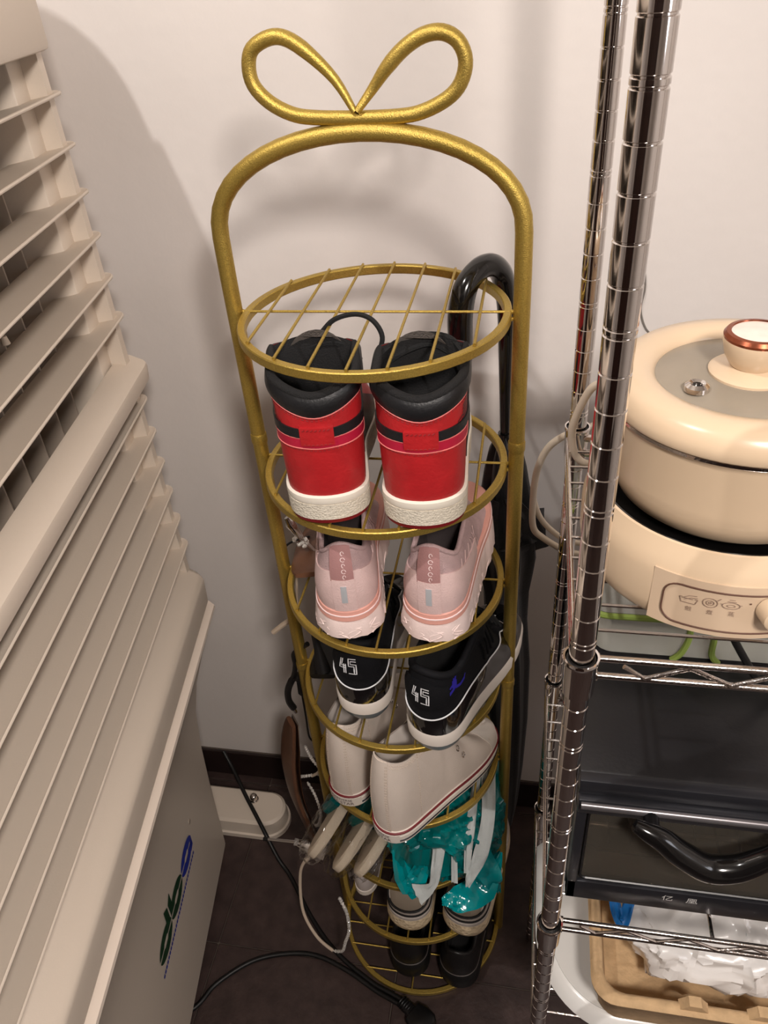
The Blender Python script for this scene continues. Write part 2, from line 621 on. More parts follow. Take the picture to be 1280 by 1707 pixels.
def tongue(s, m, parent, w, y0, z0, y1, z1, th=0.006, name='tongue'):
    rings = []
    for k in range(8):
        t = k / 7
        y, z = y0 + (y1 - y0) * t, z0 + (z1 - z0) * t + 0.008 * math.sin(PI * t)
        ww = w * (1 - 0.12 * t) * (0.8 if k == 7 else 1)
        r = []
        for a in range(20):
            q = 2 * PI * a / 20
            x = ww * math.cos(q)
            r.append((x, y - 0.5 * x * x / ww - th * 0.6 * math.sin(q), z - 6 * x * x * 0.6 + th * math.sin(q)))
        rings.append(r)
    return mesh_obj(name, *loft(rings), m, parent, angle=60)

GAP = WR * 2 + 0.0006
# ---- red high tops
M_red = mat('red_leather', (176, 34, 38), 0.40, bump=0.25, bscale=260, var=0.12, vscale=40)
M_red2 = mat('crimson_leather_band', (176, 26, 56), 0.42, bump=0.15, bscale=300)
M_redline = mat('pink_seam_edge', (226, 120, 116), 0.6)
M_redthread = mat('dark_red_thread', (130, 16, 20), 0.7)
M_blk_leather = mat('black_leather', (26, 26, 28), 0.4, bump=0.2, bscale=300)
M_blk_lining = mat('black_mesh_lining', (20, 19, 20), 0.85, bump=0.6, bscale=700)
M_offwhite = mat('offwhite_rubber', (232, 224, 210), 0.5, bump=0.05, bscale=200)
M_texwhite = mat('grained_white_rubber', (222, 213, 196), 0.6, bump=1.0, bscale=420, var=0.1, vscale=300)
M_darkred = mat('dark_red_rubber', (120, 20, 26), 0.55)
M_lace = mat('black_lace', (17, 17, 18), 0.8, bump=0.5, bscale=900)
M_greytongue = mat('grey_tongue_lining', (120, 112, 106), 0.8, bump=0.3, bscale=600)
def red_shoe(side, x, y, rz, label):
    t = thing('high_top_sneaker', label, 'sneaker', (x, y, Zs[1] + GAP), rz, 'red and black high tops')
    s = Shoe(side, 0.245, 0.106, 0.034, dict(yc=0.33, kx=1.02, yin=0.012, zh=0.151, zs=0.163, zf=0.172, zm=0.112, zt=0.066, kz=0.55, bul=0.03, ins=0.002, front_z=0.006))
    s.sole_part('outsole', [(-0.004, 0.0), (-0.001, 0.001), (-0.0005, 0.0052)], M_darkred, t)
    s.sole_part('midsole', [(-0.0015, 0.005), (0.0008, 0.0065), (0.0012, 0.0255)], M_texwhite, t)
    s.sole_part('midsole_rim', [(0.0002, 0.0253), (0.0008, 0.0262), (0.0016, 0.028), (0.0012, 0.0345), (-0.001, 0.036), (-0.006, 0.036)], M_offwhite, t)
    s.upper('upper', M_red, t)
    s.lining('lining', M_blk_lining, t)
    s.patch('ankle_collar', -0.200, 0.200, lambda u: 1 - (0.10 + 0.10 * math.exp(-(u / 0.12) ** 2)), 1.0, M_blk_leather, t, 0.0016, 44, 6, 'v', 0.003)
    s.collar('collar_edge', 0.0048, M_blk_lining, t, 0.002, 0.001)
    s.patch('heel_band', -0.16, 0.16, lambda u: 0.0955 + 0.02 * abs(u) , lambda u: 0.1055 + 0.03 * abs(u), M_red2, t, 0.0011, 32, 3)
    s.patch('heel_stripe', -0.18, 0.18, lambda u: 0.1055 + 0.05 * abs(u), lambda u: 0.1150 + 0.06 * abs(u), M_blk_leather, t, 0.0018, 32, 3)
    s.patch('heel_tab', -0.027, 0.027, 0.099, 0.1185, M_red, t, 0.0030, 10, 4)
    mb = MB()
    for z, k in ((0.0945, 0.02), (0.1055, 0.03)):
        s.line(mb, [(u / 40 - 0.18, z + k * abs(u / 40 - 0.18)) for u in range(0, 15)], 0.0007, 0.0009)
    us = [-0.20 + 0.40 * i / 22 for i in range(23)]
    P = [(u, 1 - (0.108 + 0.10 * math.exp(-(u / 0.12) ** 2))) for u in us]
    s.line(mb, P, 0.0008, 0.0008, mode='v')
    mb.obj('seam_edge', M_redline, t)
    mb = MB()
    for dz in (0.0030, 0.0058):
        for i in range(54):
            u = -0.2 + 0.4 * i / 54
            a = 1 - (0.108 + 0.10 * math.exp(-(u / 0.12) ** 2)) - dz * 5.5
            u2 = u + 0.0045
            a2 = 1 - (0.108 + 0.10 * math.exp(-(u2 / 0.12) ** 2)) - dz * 5.5
            s.line(mb, [(u, a), (u2, a2)], 0.00045, 0.0003, 1, 4, 'v')
    for i in range(44):
        u = -0.16 + 0.32 * i / 44
        s.line(mb, [(u, 0.0915 + 0.035 * abs(u)), (u + 0.004, 0.0915 + 0.035 * abs(u + .004))], 0.00045, 0.0003, 1, 4)
    for i in range(7):
        u = -0.022 + i * 0.0065
        s.line(mb, [(u, 0.1005), (u + 0.004, 0.1005)], 0.0004, 0.0032, 1, 4)
        s.line(mb, [(u, 0.1155), (u + 0.004, 0.1170)], 0.0006, 0.0032, 1, 4)
    mb.obj('stitching', M_redthread, t)
    # winged ball mark on the outer ankle
    mb = MB()
    u0 = 0.076 * side
    v0 = s.vz(u0, 0.126)
    wl = []
    for k in range(6):
        wl.append(([(side * 0.001, -0.010 + 0.0035 * k), (side * (0.010 + 0.0012 * k), -0.008 + 0.0048 * k)], 0.0016))
    wl += [([(0.003 * math.cos(a / 8 * 2 * PI), -0.013 + 0.003 * math.sin(a / 8 * 2 * PI)) for a in range(9)], 0.0012), ([(-side * 0.006, -0.009), (side * 0.001, -0.005)], 0.0014), ([(-side * 0.007, -0.005), (side * 0.001, -0.001)], 0.0014)]
    s.decal(mb, u0, v0, *strokes2d(wl, 0.0015))
    mb.obj('wing_mark', M_blk_leather, t)
    # side swoop, toe overlay
    mb = MB()
    for sg in (-1, 1):
        s.patch('side_overlay', sg * 0.185, sg * 0.34, lambda u: 0.036, lambda u: 0.112 - 0.35 * (abs(u) - 0.185), M_blk_leather, t, 0.0014, 16, 4)
    s.patch('toe_overlay', 0.40, 0.60, lambda u: 0.036, lambda u: 0.056, M_red, t, 0.0012, 20, 3)
    tongue(s, M_greytongue, t, 0.032, 0.140, 0.098, 0.092, 0.176)
    # laces
    mb = MB()
    for k in range(5):
        y, z = 0.108 + k * 0.016, 0.158 - k * 0.016
        mb.add(*tube(spline([(-0.020, y - 0.002, z), (-0.008, y + 0.004, z + 0.006), (0.008, y + 0.005, z + 0.006), (0.020, y + 0.004, z)], 5), 0.0026, 6))
    mb.obj('lace', M_lace, t)
    return s, t
def world_tube(mb, t, pts, r, per=6):
    R_ = Matrix.Rotation(-t.rotation_euler.z, 3, 'Z')
    mb.add(*tube(spline([R_ @ (Vector(p) - t.location) for p in pts], per), r, 6))
s, t = red_shoe(-1, -0.0370, -0.137, math.radians(9), 'red high top sneaker with black collar, left of the pair on the second shelf')
mb = MB()
world_tube(mb, t, [(-0.085, -0.048, 1.256), (-0.0713, -0.045, 1.2723), (-0.0504, -0.045, 1.2845), (-0.0328, -0.043, 1.3009), (-0.0106, -0.040, 1.306), (0.0074, -0.043, 1.301), (0.0173, -0.048, 1.285), (0.0107, -0.052, 1.264)], 0.0028)
world_tube(mb, t, [(-0.0988, -0.05, 1.2621), (-0.0708, -0.05, 1.2676), (-0.0436, -0.05, 1.2789), (-0.0189, -0.05, 1.2759), (-0.0075, -0.05, 1.2606)], 0.0036)
world_tube(mb, t, [(-0.080, -0.052, 1.258), (-0.064, -0.05, 1.268), (-0.050, -0.04, 1.272), (-0.040, -0.03, 1.262)], 0.0030)
mb.obj('lace', M_lace, t)
s, t = red_shoe(1, 0.0660, -0.139, math.radians(7), 'red high top sneaker with black collar, right of the pair on the second shelf')
mb = MB()
mb.add(*tube(spline([(-0.044, 0.070, 0.160), (-0.024, 0.088, 0.170), (0.002, 0.096, 0.174), (0.030, 0.090, 0.172), (0.046, 0.066, 0.160)], 6), 0.0034, 6))
mb.add(*tube(spline([(-0.036, 0.080, 0.150), (-0.014, 0.080, 0.164), (0.012, 0.086, 0.168), (0.036, 0.080, 0.156)], 6), 0.0028, 6))
mb.obj('lace', M_lace, t)

# ---- pink knit runners
M_pink = mat('pink_knit', (198, 168, 168), 0.8, bump=0.9, bscale=900, var=0.12, vscale=60)
M_pinkclip = mat('pink_heel_clip', (222, 192, 188), 0.6, bump=0.3, bscale=500, var=0.06, vscale=50)
M_peach = mat('peach_foam', (220, 160, 146), 0.55, bump=0.1, bscale=300)
M_pinkfoam = mat('pale_pink_foam', (230, 208, 202), 0.62, bump=0.2, bscale=500)
M_gum = mat('cream_outsole', (206, 190, 164), 0.6)
M_dkpink = mat('mauve_pull_tab', (168, 124, 122), 0.7, bump=0.3, bscale=800)
M_inpink = mat('dark_grey_lining', (62, 54, 54), 0.85, bump=0.3, bscale=600)
M_silver = mat('reflective_strip', (206, 208, 212), 0.3, metal=0.3)
M_palelogo = mat('pale_pink_print', (232, 206, 204), 0.6)
def pink_shoe(side, x, y, rz, label):
    t = thing('running_shoe', label, 'sneaker', (x, y, Zs[2] + GAP), rz, 'pink knit runners')
    s = Shoe(side, 0.250, 0.087, 0.046, dict(yc=0.40, kx=0.74, yin=0.05, zh=0.138, zs=0.112, zf=0.128, zm=0.085, zt=0.062, kz=0.5, bul=0.06, ins=0.001, front_z=0.0))
    s.sole_part('outsole', [(-0.004, 0.0), (0.0, 0.001), (0.002, 0.004)], M_gum, t)
    zz = lambda u: 0.031 + 0.016 * (1 - math.cos(2 * PI * min(0.5, abs(((u + 0.5) % 1) - 0.5) * 1.9))) * 0.5
    mb = MB()
    rings = [s.loop(0.002, 0.004), s.loop(0.0075, 0.008), s.loop(0.0070, 0.015), s.loop(0.0045, lambda u: zz(u) - 0.004), s.loop(0.003, zz), s.loop(-0.004, zz)]
    for r in rings[1:4]:
        for i, p in enumerate(r):
            p += s.nrm[i] * 0.0009 * math.sin(i * 1.9 + 2.2 * math.sin(i * 0.37))
    mb.add(*loft(rings))
    mb.obj('foam_midsole', M_pinkfoam, t)
    # carved wavy grooves in the foam
    mb = MB()
    for k in range(26):
        i0 = (k - 13) * 2.1
        pts = []
        for q in range(6):
            i = i0 + 1.4 * math.sin(q * 1.1 + k * 1.7) + 0.5 * q * (1 if k % 2 else -0.6)
            j = int(i) % s.N
            b, n = s.B[j], s.nrm[j]
            z = 0.008 + 0.0036 * q
            pts.append(b + n * (0.0072 - 0.0035 * (q / 5.0) ** 1.5) + Vector((0, 0, z)))
        mb.add(*tube(spline(pts, 3), 0.0011, 5))
    mb.obj('foam_ridge', M_pinkfoam, t)
    z2 = lambda u: zz(u) + 0.0085
    z3 = lambda u: zz(u) + 0.0165
    s.sole_part('peach_band', [(0.002, lambda u: zz(u) - 0.001), (0.0042, lambda u: zz(u) + 0.002), (0.0036, lambda u: z2(u) - 0.001), (0.0015, z2), (0.0028, lambda u: z2(u) + 0.001), (0.0022, lambda u: z3(u) - 0.002), (0.0, z3), (-0.006, z3)], M_peach, t)
    mb = MB()
    mb.add(*tube([b + n * 0.0030 + Vector((0, 0, z2(i / s.N))) for i, (b, n) in enumerate(zip(s.B, s.nrm))], 0.0011, 6, True))
    mb.obj('pale_line', M_palelogo, t)
    s.upper('upper', M_pink, t)
    s.lining('lining', M_inpink, t)
    s.collar('collar_edge', 0.0032, M_pink, t, 0.001, 0.001)
    s.patch('heel_clip', -0.20, 0.20, lambda u: 0.046, lambda u: 0.100 - 0.05 * abs(u) + 0.006 * math.cos(u * 22), M_pinkclip, t, 0.0016, 40, 6, 'z', 0.001)
    s.patch('pull_tab', -0.024, 0.022, 0.092, 0.137, M_dkpink, t, 0.0026, 8, 5, 'z', 0.001)
    s.patch('heel_spine', -0.022, 0.022, 0.048, 0.094, M_pinkclip, t, 0.0030, 8, 6)
    s.patch('reflective_strip', -0.0055, 0.0055, 0.062, 0.086, M_silver, t, 0.0036, 4, 6)
    mb = MB()
    for q in range(5):
        zc = 0.099 + q * 0.0072
        lp = [(0.0022 * math.cos(a / 8 * 2 * PI) * (1 if q % 2 else 0.7), 0.0026 * math.sin(a / 8 * 2 * PI)) for a in range(0, 7 + q % 2)]
        s.decal(mb, 0.004, s.vz(0.004, zc), *strokes2d([lp], 0.0009), off=0.0042)
    mb.obj('tab_lettering', M_palelogo, t)
    for q in range(7):
        for pts in ([(side * (0.10 + 0.02 * q) + 0.012 * math.sin(k * 1.2 + q), 0.05 + 0.010 * k) for k in range(6)], [(-side * (0.14 + 0.02 * q) + 0.010 * math.sin(k * 1.2 + q), 0.05 + 0.009 * k) for k in range(6)]):
            mb = MB()
            s.line(mb, pts, 0.0006, 0.0004, 4, 5)
            mb.obj('knit_rib', M_pinkclip, t)
    tongue(s, M_pink, t, 0.026, 0.150, 0.082, 0.098, 0.146)
    mb = MB()
    for k in range(5):
        y, z = 0.112 + k * 0.014, 0.128 - k * 0.011
        mb.add(*tube(spline([(-0.028, y, z - 0.006), (-0.01, y + 0.004, z + 0.006), (0.01, y + 0.004, z + 0.006), (0.028, y, z - 0.006)], 4), 0.0022, 6))
    mb.obj('lace', M_pinkclip, t)
pink_shoe(-1, -0.0335, -0.128, math.radians(9), 'pink knit running shoe, left of the pair on the third shelf')
pink_shoe(1, 0.0645, -0.123, math.radians(-4), 'pink knit running shoe, right of the pair with its pull tab folded down')

# ---- black sneakers with 45 on the heel
M_bkup = mat('black_nubuck', (11, 11, 15), 0.8, bump=0.3, bscale=500, spec=0.3)
M_patent = mat('black_patent', (10, 10, 12), 0.12, coat=1.0)
M_white = mat('white_foam', (226, 216, 206), 0.45, bump=0.06, bscale=120)
M_icy = mat('icy_grey_outsole', (110, 118, 124), 0.3, coat=0.2)
M_print = mat('white_print', (230, 230, 232), 0.5)
M_blue = mat('blue_embroidery', (42, 34, 150), 0.6)
def black_shoe(side, x, y, rz, label):
    t = thing('basketball_sneaker', label, 'sneaker', (x, y, Zs[3] + GAP), rz, 'black sneakers numbered 45')
    s = Shoe(side, 0.255, 0.088, 0.042, dict(yc=0.42, kx=0.86, yin=0.03, zh=0.152, zs=0.140, zf=0.172, zm=0.095, zt=0.068, kz=0.55, bul=0.06, ins=0.001, front_z=0.0))
    wv = lambda u: 0.0 + 0.010 * math.exp(-((abs(((u + 0.5) % 1) - 0.5) - 0.16) / 0.06) ** 2)
    s.sole_part('outsole', [(-0.018, 0.0), (-0.012, 0.001), (-0.006, 0.006), (-0.002, 0.013), (0.000, lambda u: 0.0225 + wv(u) * 0.4)], M_icy, t)
    s.sole_part('midsole', [(0.0005, lambda u: 0.0225 + wv(u) * 0.4), (0.0022, lambda u: 0.0245 + wv(u) * 0.4), (0.0030, lambda u: 0.042 + wv(u)), (0.001, lambda u: 0.047 + wv(u)), (-0.006, lambda u: 0.048 + wv(u))], M_white, t)
    s.upper('upper', M_bkup, t)
    s.lining('lining', M_blk_lining, t)
    s.collar('collar_edge', 0.005, M_bkup, t, 0.002, 0.001)
    top = lambda u: 0.076 + 0.022 * (1 - math.exp(-(u / 0.09) ** 2)) - 0.02 * max(0, abs(u) - 0.2) / 0.2
    s.patch('patent_mudguard', -0.46, 0.46, lambda u: 0.042, top, M_patent, t, 0.0018, 90, 5, 'z', 0.0008)
    mb = MB()
    s.line(mb, [(-0.44 + 0.022 * i, top(-0.44 + 0.022 * i)) for i in range(41)], 0.0010, 0.0019, 3)
    mb.obj('white_piping', M_print, t)
    s.patch('heel_badge', -0.060, 0.060, lambda u: 0.106 - 0.010 * math.cos(u * 26), lambda u: 0.128 + 0.010 * math.cos(u * 26), M_bkup, t, 0.0030, 14, 5, 'z', 0.0012)
    mb = MB()
    S45 = []
    h, wd = 0.024, 0.0100
    four = [[(0.30, 1.0), (0.05, 0.36), (0.95, 0.36)], [(0.55, 1.0), (0.32, 0.50), (0.95, 0.50)], [(0.62, 0.62), (0.62, 0.0)], [(0.86, 0.62), (0.86, 0.0)]]
    five = [[(0.98, 1.0), (0.08, 1.0), (0.08, 0.50), (0.72, 0.50), (0.72, 0.0), (0.05, 0.0)], [(0.98, 0.84), (0.32, 0.84), (0.32, 0.64), (0.98, 0.64), (0.98, -0.0), (0.72, 0.0)]]
    for gl, ox in ((four, -wd - 0.0008), (five, 0.0008)):
        for ln in gl:
            S45.append([(ox + a * wd, (b - 0.5) * h) for a, b in ln])
    off_u = 0.0 if side > 0 else -0.012
    s.decal(mb, off_u, s.vz(off_u, 0.119), *strokes2d(S45, 0.0014), off=0.0048)
    mb.obj('number', M_print, t)
    if side > 0:
        mb = MB()
        J = [([(0.50, 1.0), (0.53, 0.86), (0.50, 0.70)], 0.0022), ([(0.48, 0.72), (0.47, 0.5), (0.50, 0.40)], 0.0062), ([(0.46, 0.42), (0.26, 0.22), (0.02, 0.0)], 0.0030), ([(0.52, 0.44), (0.74, 0.40), (0.98, 0.46)], 0.0036), ([(0.46, 0.62), (0.36, 0.52), (0.30, 0.44)], 0.0020), ([(0.42, 0.74), (0.47, 0.74)], 0.0046), ([(0.90, 0.40), (1.02, 0.56)], 0.0022), ([(0.0, 0.05), (0.06, -0.04)], 0.0024)]
        J = [([((a - 0.5) * 0.042, (b - 0.45) * 0.040) for a, b in ln], ww * 1.25) for ln, ww in J]
        u0 = 0.078
        s.decal(mb, u0, s.vz(u0, 0.122), *strokes2d(J, 0.002), off=0.0012)
        mb.obj('leaping_figure_mark', M_blue, t)
    for sg in (-1, 1):
        for q in range(4):
            mb = MB()
            s.line(mb, [(sg * (0.20 + 0.018 * q), 0.108), (sg * (0.196 + 0.018 * q), 0.125), (sg * (0.185 + 0.018 * q), 0.145)], 0.0018, 0.0008, 4, 6)
            mb.obj('side_rib', M_bkup, t)
    tongue(s, M_bkup, t, 0.030, 0.150, 0.095, 0.104, 0.182)
    mb = MB()
    for k in range(5):
        yy, z = 0.116 + k * 0.014, 0.165 - k * 0.016
        mb.add(*tube(spline([(-0.028, yy, z - 0.006), (-0.01, yy + 0.004, z + 0.006), (0.01, yy + 0.004, z + 0.006), (0.028, yy, z - 0.006)], 4), 0.0024, 6))
    mb.obj('lace', M_lace, t)
black_shoe(-1, -0.0395, -0.112, math.radians(-2), 'black sneaker numbered 45 in the shade, left of the pair on the fourth shelf')
black_shoe(1, 0.0520, -0.148, math.radians(-22), 'black sneaker numbered 45 with a blue leaping figure on its side')

# ---- white canvas high tops
M_canvas = mat('white_canvas', (222, 208, 196), 0.85, bump=0.5, bscale=1100, var=0.05, vscale=20)
M_canvasin = mat('canvas_lining', (214, 204, 196), 0.9)
M_wrub = mat('white_rubber', (228, 218, 208), 0.45)
M_redpin = mat('dark_red_pinstripe', (112, 22, 30), 0.5)
M_navy = mat('navy_pinstripe', (28, 24, 36), 0.5)
M_thread = mat('cream_thread', (196, 178, 160), 0.8)
M_ink = mat('brown_ink', (70, 44, 44), 0.7)
def canvas_shoe(side, x, y, rz, label, tilt=0.0):
    t = thing('canvas_shoe', label, 'sneaker', (x, y, Zs[4] + GAP), rz, 'white canvas shoes with red stripes')
    s = Shoe(side, 0.245, 0.078, 0.028, dict(yc=0.42, kx=0.74, yin=0.045, zh=0.180, zs=0.166, zf=0.165, zm=0.085, zt=0.052, kz=0.55, bul=0.07, ins=0.001, front_z=-0.02))
    s.sole_part('outsole', [(-0.002, 0.0), (0.001, 0.001), (0.0012, 0.0045)], M_wrub, t)
    s.sole_part('foxing', [(0.0004, 0.0045), (0.0016, 0.005), (0.0018, 0.026), (0.0008, 0.0285), (-0.004, 0.0285)], M_wrub, t)
    def lp(z, off, r):
        return tube([b + n * off + Vector((0, 0, z)) for b, n in zip(s.B, s.nrm)], r, 6, True)
    mesh_obj('red_stripe', *lp(0.0262, 0.0014, 0.0021), M_redpin, t)
    mesh_obj('navy_stripe', *lp(0.0080, 0.0012, 0.0017), M_navy, t)
    mesh_obj('ridge_line', *lp(0.0185, 0.0016, 0.0011), M_wrub, t)
    s.upper('upper', M_canvas, t)
    s.lining('lining', M_canvasin, t)
    s.patch('heel_strip', -0.032, 0.032, 0.0285, 0.176, M_canvas, t, 0.0012, 8, 10)
    s.patch('toe_cap', 0.40, 0.60, lambda u: 0.028, lambda u: 0.052, M_wrub, t, 0.0014, 20, 3)
    # heel plate with printed words, curved with the sole
    rows = []
    us = [(-0.052 + 0.104 * i / 12) for i in range(13)]
    for z, o in ((0.006, 0.0018), (0.0063, 0.0032), (0.0235, 0.0034), (0.0238, 0.0018)):
        r = []
        for u in us:
            a, b, k = s.base(u)
            p = s.B[a].lerp(s.B[b], k) + s.nrm[a].lerp(s.nrm[b], k) * o
            r.append(Vector((p.x, p.y, z)))
        rows.append(r)
    mesh_obj('heel_plate', *loft(rows, False, False, False), M_wrub, t)
    mb = MB()
    for body, zc, sz in (('CONVERSE', 0.0192, 0.0064), ('ALL STAR', 0.0115, 0.0084)):
        V, F = text2d(body, sz)
        out = []
        for a_, b_ in V:
            u = a_ / s.per
            a, b, k = s.base(u)
            p = s.B[a].lerp(s.B[b], k) + s.nrm[a].lerp(s.nrm[b], k) * 0.0039
            out.append(Vector((p.x, p.y, zc + b_)))
        mb.add(out, F)
    mb.obj('heel_lettering', M_ink, t)
    mb = MB()
    for uu in (-0.030, 0.030, -0.026, 0.026, -0.125, 0.125):
        n = 26
        for i in range(n):
            z = 0.032 + 0.140 * i / n
            s.line(mb, [(uu, z), (uu, z + 0.0026)], 0.0005, 0.0014 if abs(uu) < 0.1 else 0.0004, 1, 4)
    for i in range(60):
        u = -0.22 + 0.44 * i / 60
        s.line(mb, [(u, 0.96), (u + 0.0035, 0.96)], 0.0005, 0.0005, 1, 4, 'v')
        s.line(mb, [(u, 0.925), (u + 0.0035, 0.925)], 0.0005, 0.0005, 1, 4, 'v')
    mb.obj('stitching', M_thread, t)
    for sg in (-1, 1):
        for q, (uu, zz_) in enumerate(((0.262, 0.118), (0.275, 0.098), (0.288, 0.080))):
            u = sg * uu
            v = s.vz(u, zz_)
            c, n = s.S(u, v), s.nor(u, v)
            a = n.orthogonal().normalized()
            b = n.cross(a)
            pts = [c + n * 0.0012 + (a * math.cos(2 * PI * k / 14) + b * math.sin(2 * PI * k / 14)) * 0.0036 for k in range(14)]
            mesh_obj('eyelet', *tube(pts, 0.0012, 6, True), M_chrome, t)
    tongue(s, M_canvas, t, 0.028, 0.150, 0.075, 0.112, 0.168, 0.003)
    t.rotation_euler = (tilt, 0, rz)
    return s, t
canvas_shoe(-1, -0.0820, -0.121, math.radians(-16), 'white canvas high top behind, left of the pair on the fifth shelf')
canvas_shoe(1, -0.0150, -0.166, math.radians(-36), 'white canvas high top turned right on the front of the fifth shelf')

# ---- cream knit sneakers
M_creamknit = mat('cream_knit', (204, 186, 164), 0.85, bump=0.8, bscale=700, kind='wave')
M_boost = mat('cream_boost_foam', (216, 196, 164), 0.55, bump=0.9, bscale=150, kind='voronoi', var=0.12, vscale=90)
M_greyrim = mat('grey_rim', (178, 168, 160), 0.5)
M_blackcord = mat('black_cord', (22, 20, 20), 0.55)
def knit_shoe(side, x, y, rz, label):
    t = thing('knit_sneaker', label, 'sneaker', (x, y, Zs[6] + GAP), rz, 'cream knit sneakers with black lines')
    s = Shoe(side, 0.245, 0.094, 0.046, dict(yc=0.40, kx=0.66, yin=0.06, zh=0.118, zs=0.098, zf=0.112, zm=0.085, zt=0.066, kz=0.55, bul=0.05, ins=0.003, front_z=0.0))
    s.sole_part('outsole', [(-0.008, 0.0), (-0.004, 0.001), (-0.003, 0.004)], M_rubber, t)
    s.sole_part('midsole', [(-0.004, 0.003), (0.001, 0.008), (0.0035, 0.018), (0.003, 0.030), (0.001, 0.040), (-0.003, 0.041)], M_boost, t)
    s.sole_part('midsole_rim', [(-0.001, 0.0395), (0.0012, 0.0415), (0.0006, 0.047), (-0.004, 0.0485), (-0.008, 0.0485)], M_greyrim, t)
    s.upper('upper', M_creamknit, t)
    s.lining('lining', M_blk_lining, t)
    s.collar('collar_edge', 0.004, M_creamknit, t, 0.001, 0.001)
    mb = MB()
    s.line(mb, [(-0.34 + 0.02 * i, 0.0535 + 0.16 * max(0, abs(-0.34 + 0.02 * i) - 0.12)) for i in range(35)], 0.0025, 0.0006)
    mb.obj('lower_black_line', M_blackcord, t)
    s.patch('heel_panel', -0.13, 0.13, lambda u: 0.058, lambda u: 0.069 + 0.30 * max(0, abs(u) - 0.045), M_greyrim, t, 0.0012, 26, 3)
    mb = MB()
    U = [(-0.15, 0.112), (-0.125, 0.094), (-0.10, 0.082), (-0.07, 0.073), (-0.03, 0.070), (0.03, 0.070), (0.07, 0.073), (0.10, 0.082), (0.125, 0.094), (0.15, 0.112)]
    s.line(mb, U, 0.0025, 0.0014)
    mb.obj('upper_black_line', M_blackcord, t)
    tongue(s, M_creamknit, t, 0.024, 0.150, 0.080, 0.098, 0.128)
    mb = MB()
    for k in range(4):
        yy, z = 0.112 + k * 0.014, 0.114 - k * 0.009
        mb.add(*tube(spline([(-0.026, yy, z - 0.006), (-0.01, yy + 0.004, z + 0.006), (0.01, yy + 0.004, z + 0.006), (0.026, yy, z - 0.006)], 4), 0.0022, 6))
    mb.obj('lace', M_creamknit, t)
knit_shoe(-1, -0.0030, -0.128, math.radians(-5), 'cream knit sneaker with black lines, left of the pair below the teal bag')
knit_shoe(1, 0.0940, -0.124, math.radians(-8), 'cream knit sneaker with black lines, right of the pair below the teal bag')

# ---- black slip on shoes on the bottom shelf
M_bkshoe = mat('black_shoe_leather', (22, 20, 20), 0.42, bump=0.1, bscale=200)
def slip_shoe(side, x, y, rz, label):
    t = thing('slip_on_shoe', label, 'shoe', (x, y, Zs[7] + GAP), rz, 'black slip on shoes')
    s = Shoe(side, 0.245, 0.090, 0.040, dict(yc=0.42, kx=0.72, yin=0.05, zh=0.112, zs=0.092, zf=0.104, zm=0.080, zt=0.060, kz=0.55, bul=0.06, ins=0.003, front_z=0.0))
    s.sole_part('outsole', [(-0.002, 0.0), (0.001, 0.002), (0.002, 0.020), (0.001, 0.036), (-0.003, 0.0415), (-0.008, 0.0415)], M_rubber, t)
    s.upper('upper', M_bkshoe, t)
    s.lining('lining', M_blk_lining, t)
    s.collar('collar_edge', 0.004, M_bkshoe, t, 0.001, 0.001)
    mb = MB()
    s.line(mb, [(-0.2 + 0.02 * i, 0.0475) for i in range(21)], 0.0013, 0.0006)
    mb.obj('welt_line', mat('grey_welt', (74, 66, 62), 0.5), t)
    s.patch('pull_loop', -0.016, 0.016, 0.080, 0.112, M_bkshoe, t, 0.003, 6, 4)
    tongue(s, M_bkshoe, t, 0.026, 0.150, 0.076, 0.102, 0.118)
slip_shoe(-1, -0.012, -0.128, math.radians(-4), 'black slip on shoe, left of the pair on the bottom shelf')
slip_shoe(1, 0.082, -0.134, math.radians(-6), 'black slip on shoe, right of the pair on the bottom shelf')
# pale shoe side behind the knit pair
def pale_flat(x, y, rz):
    t = thing('pale_flat_shoe', 'plain pale grey shoe standing at the far left of the seventh shelf', 'shoe', (x, y, Zs[6] + GAP), rz)
    s = Shoe(-1, 0.205, 0.050, 0.012, dict(yc=0.5, kx=0.86, yin=0.02, zh=0.070, zs=0.058, zf=0.062, zm=0.05, zt=0.04, kz=0.55, bul=0.05, ins=0.001, front_z=0.0))
    s.sole_part('sole', [(-0.001, 0.0), (0.001, 0.001), (0.001, 0.013)], M_wrub, t)
    s.upper('upper', mat('pale_grey_leather', (190, 180, 176), 0.6, bump=0.1, bscale=200), t)
    s.lining('lining', M_inpink, t)
pale_flat(-0.092, -0.075, math.radians(-6))

# ================================================================= SLIPPERS AND TEAL BAG ON THE SIXTH SHELF
Z6 = Zs[5] + GAP
M_teal = mat('teal_plastic', (0, 122, 122), 0.14, coat=0.5, bump=0.12, bscale=60, var=0.22, vscale=18, trans=0.25, ior=1.2)
M_tealfold = mat('teal_plastic_fold', (0, 132, 136), 0.12, coat=0.6)
M_ribbon = mat('white_strap', (176, 180, 178), 0.5, bump=0.25, bscale=300)
M_cream = mat('cream_felt', (208, 192, 170), 0.9, bump=0.4, bscale=400)
M_film = mat('clear_film', (250, 252, 252), 0.04, trans=1.0, ior=1.02, bump=0.8, bscale=70, alpha=0.45, spec=1.0, coat=1.0)
def blob(fn, nu=64, nv=36):
    rings = []
    for j in range(nv + 1):
        th = -PI / 2 + PI * j / nv
        th = max(min(th, PI / 2 - 0.02), -PI / 2 + 0.02)
        rings.append([fn(2 * PI * i / nu, th) for i in range(nu)])
    return loft(rings)
def sgnp(x, e):
    return math.copysign(abs(x) ** e, x)
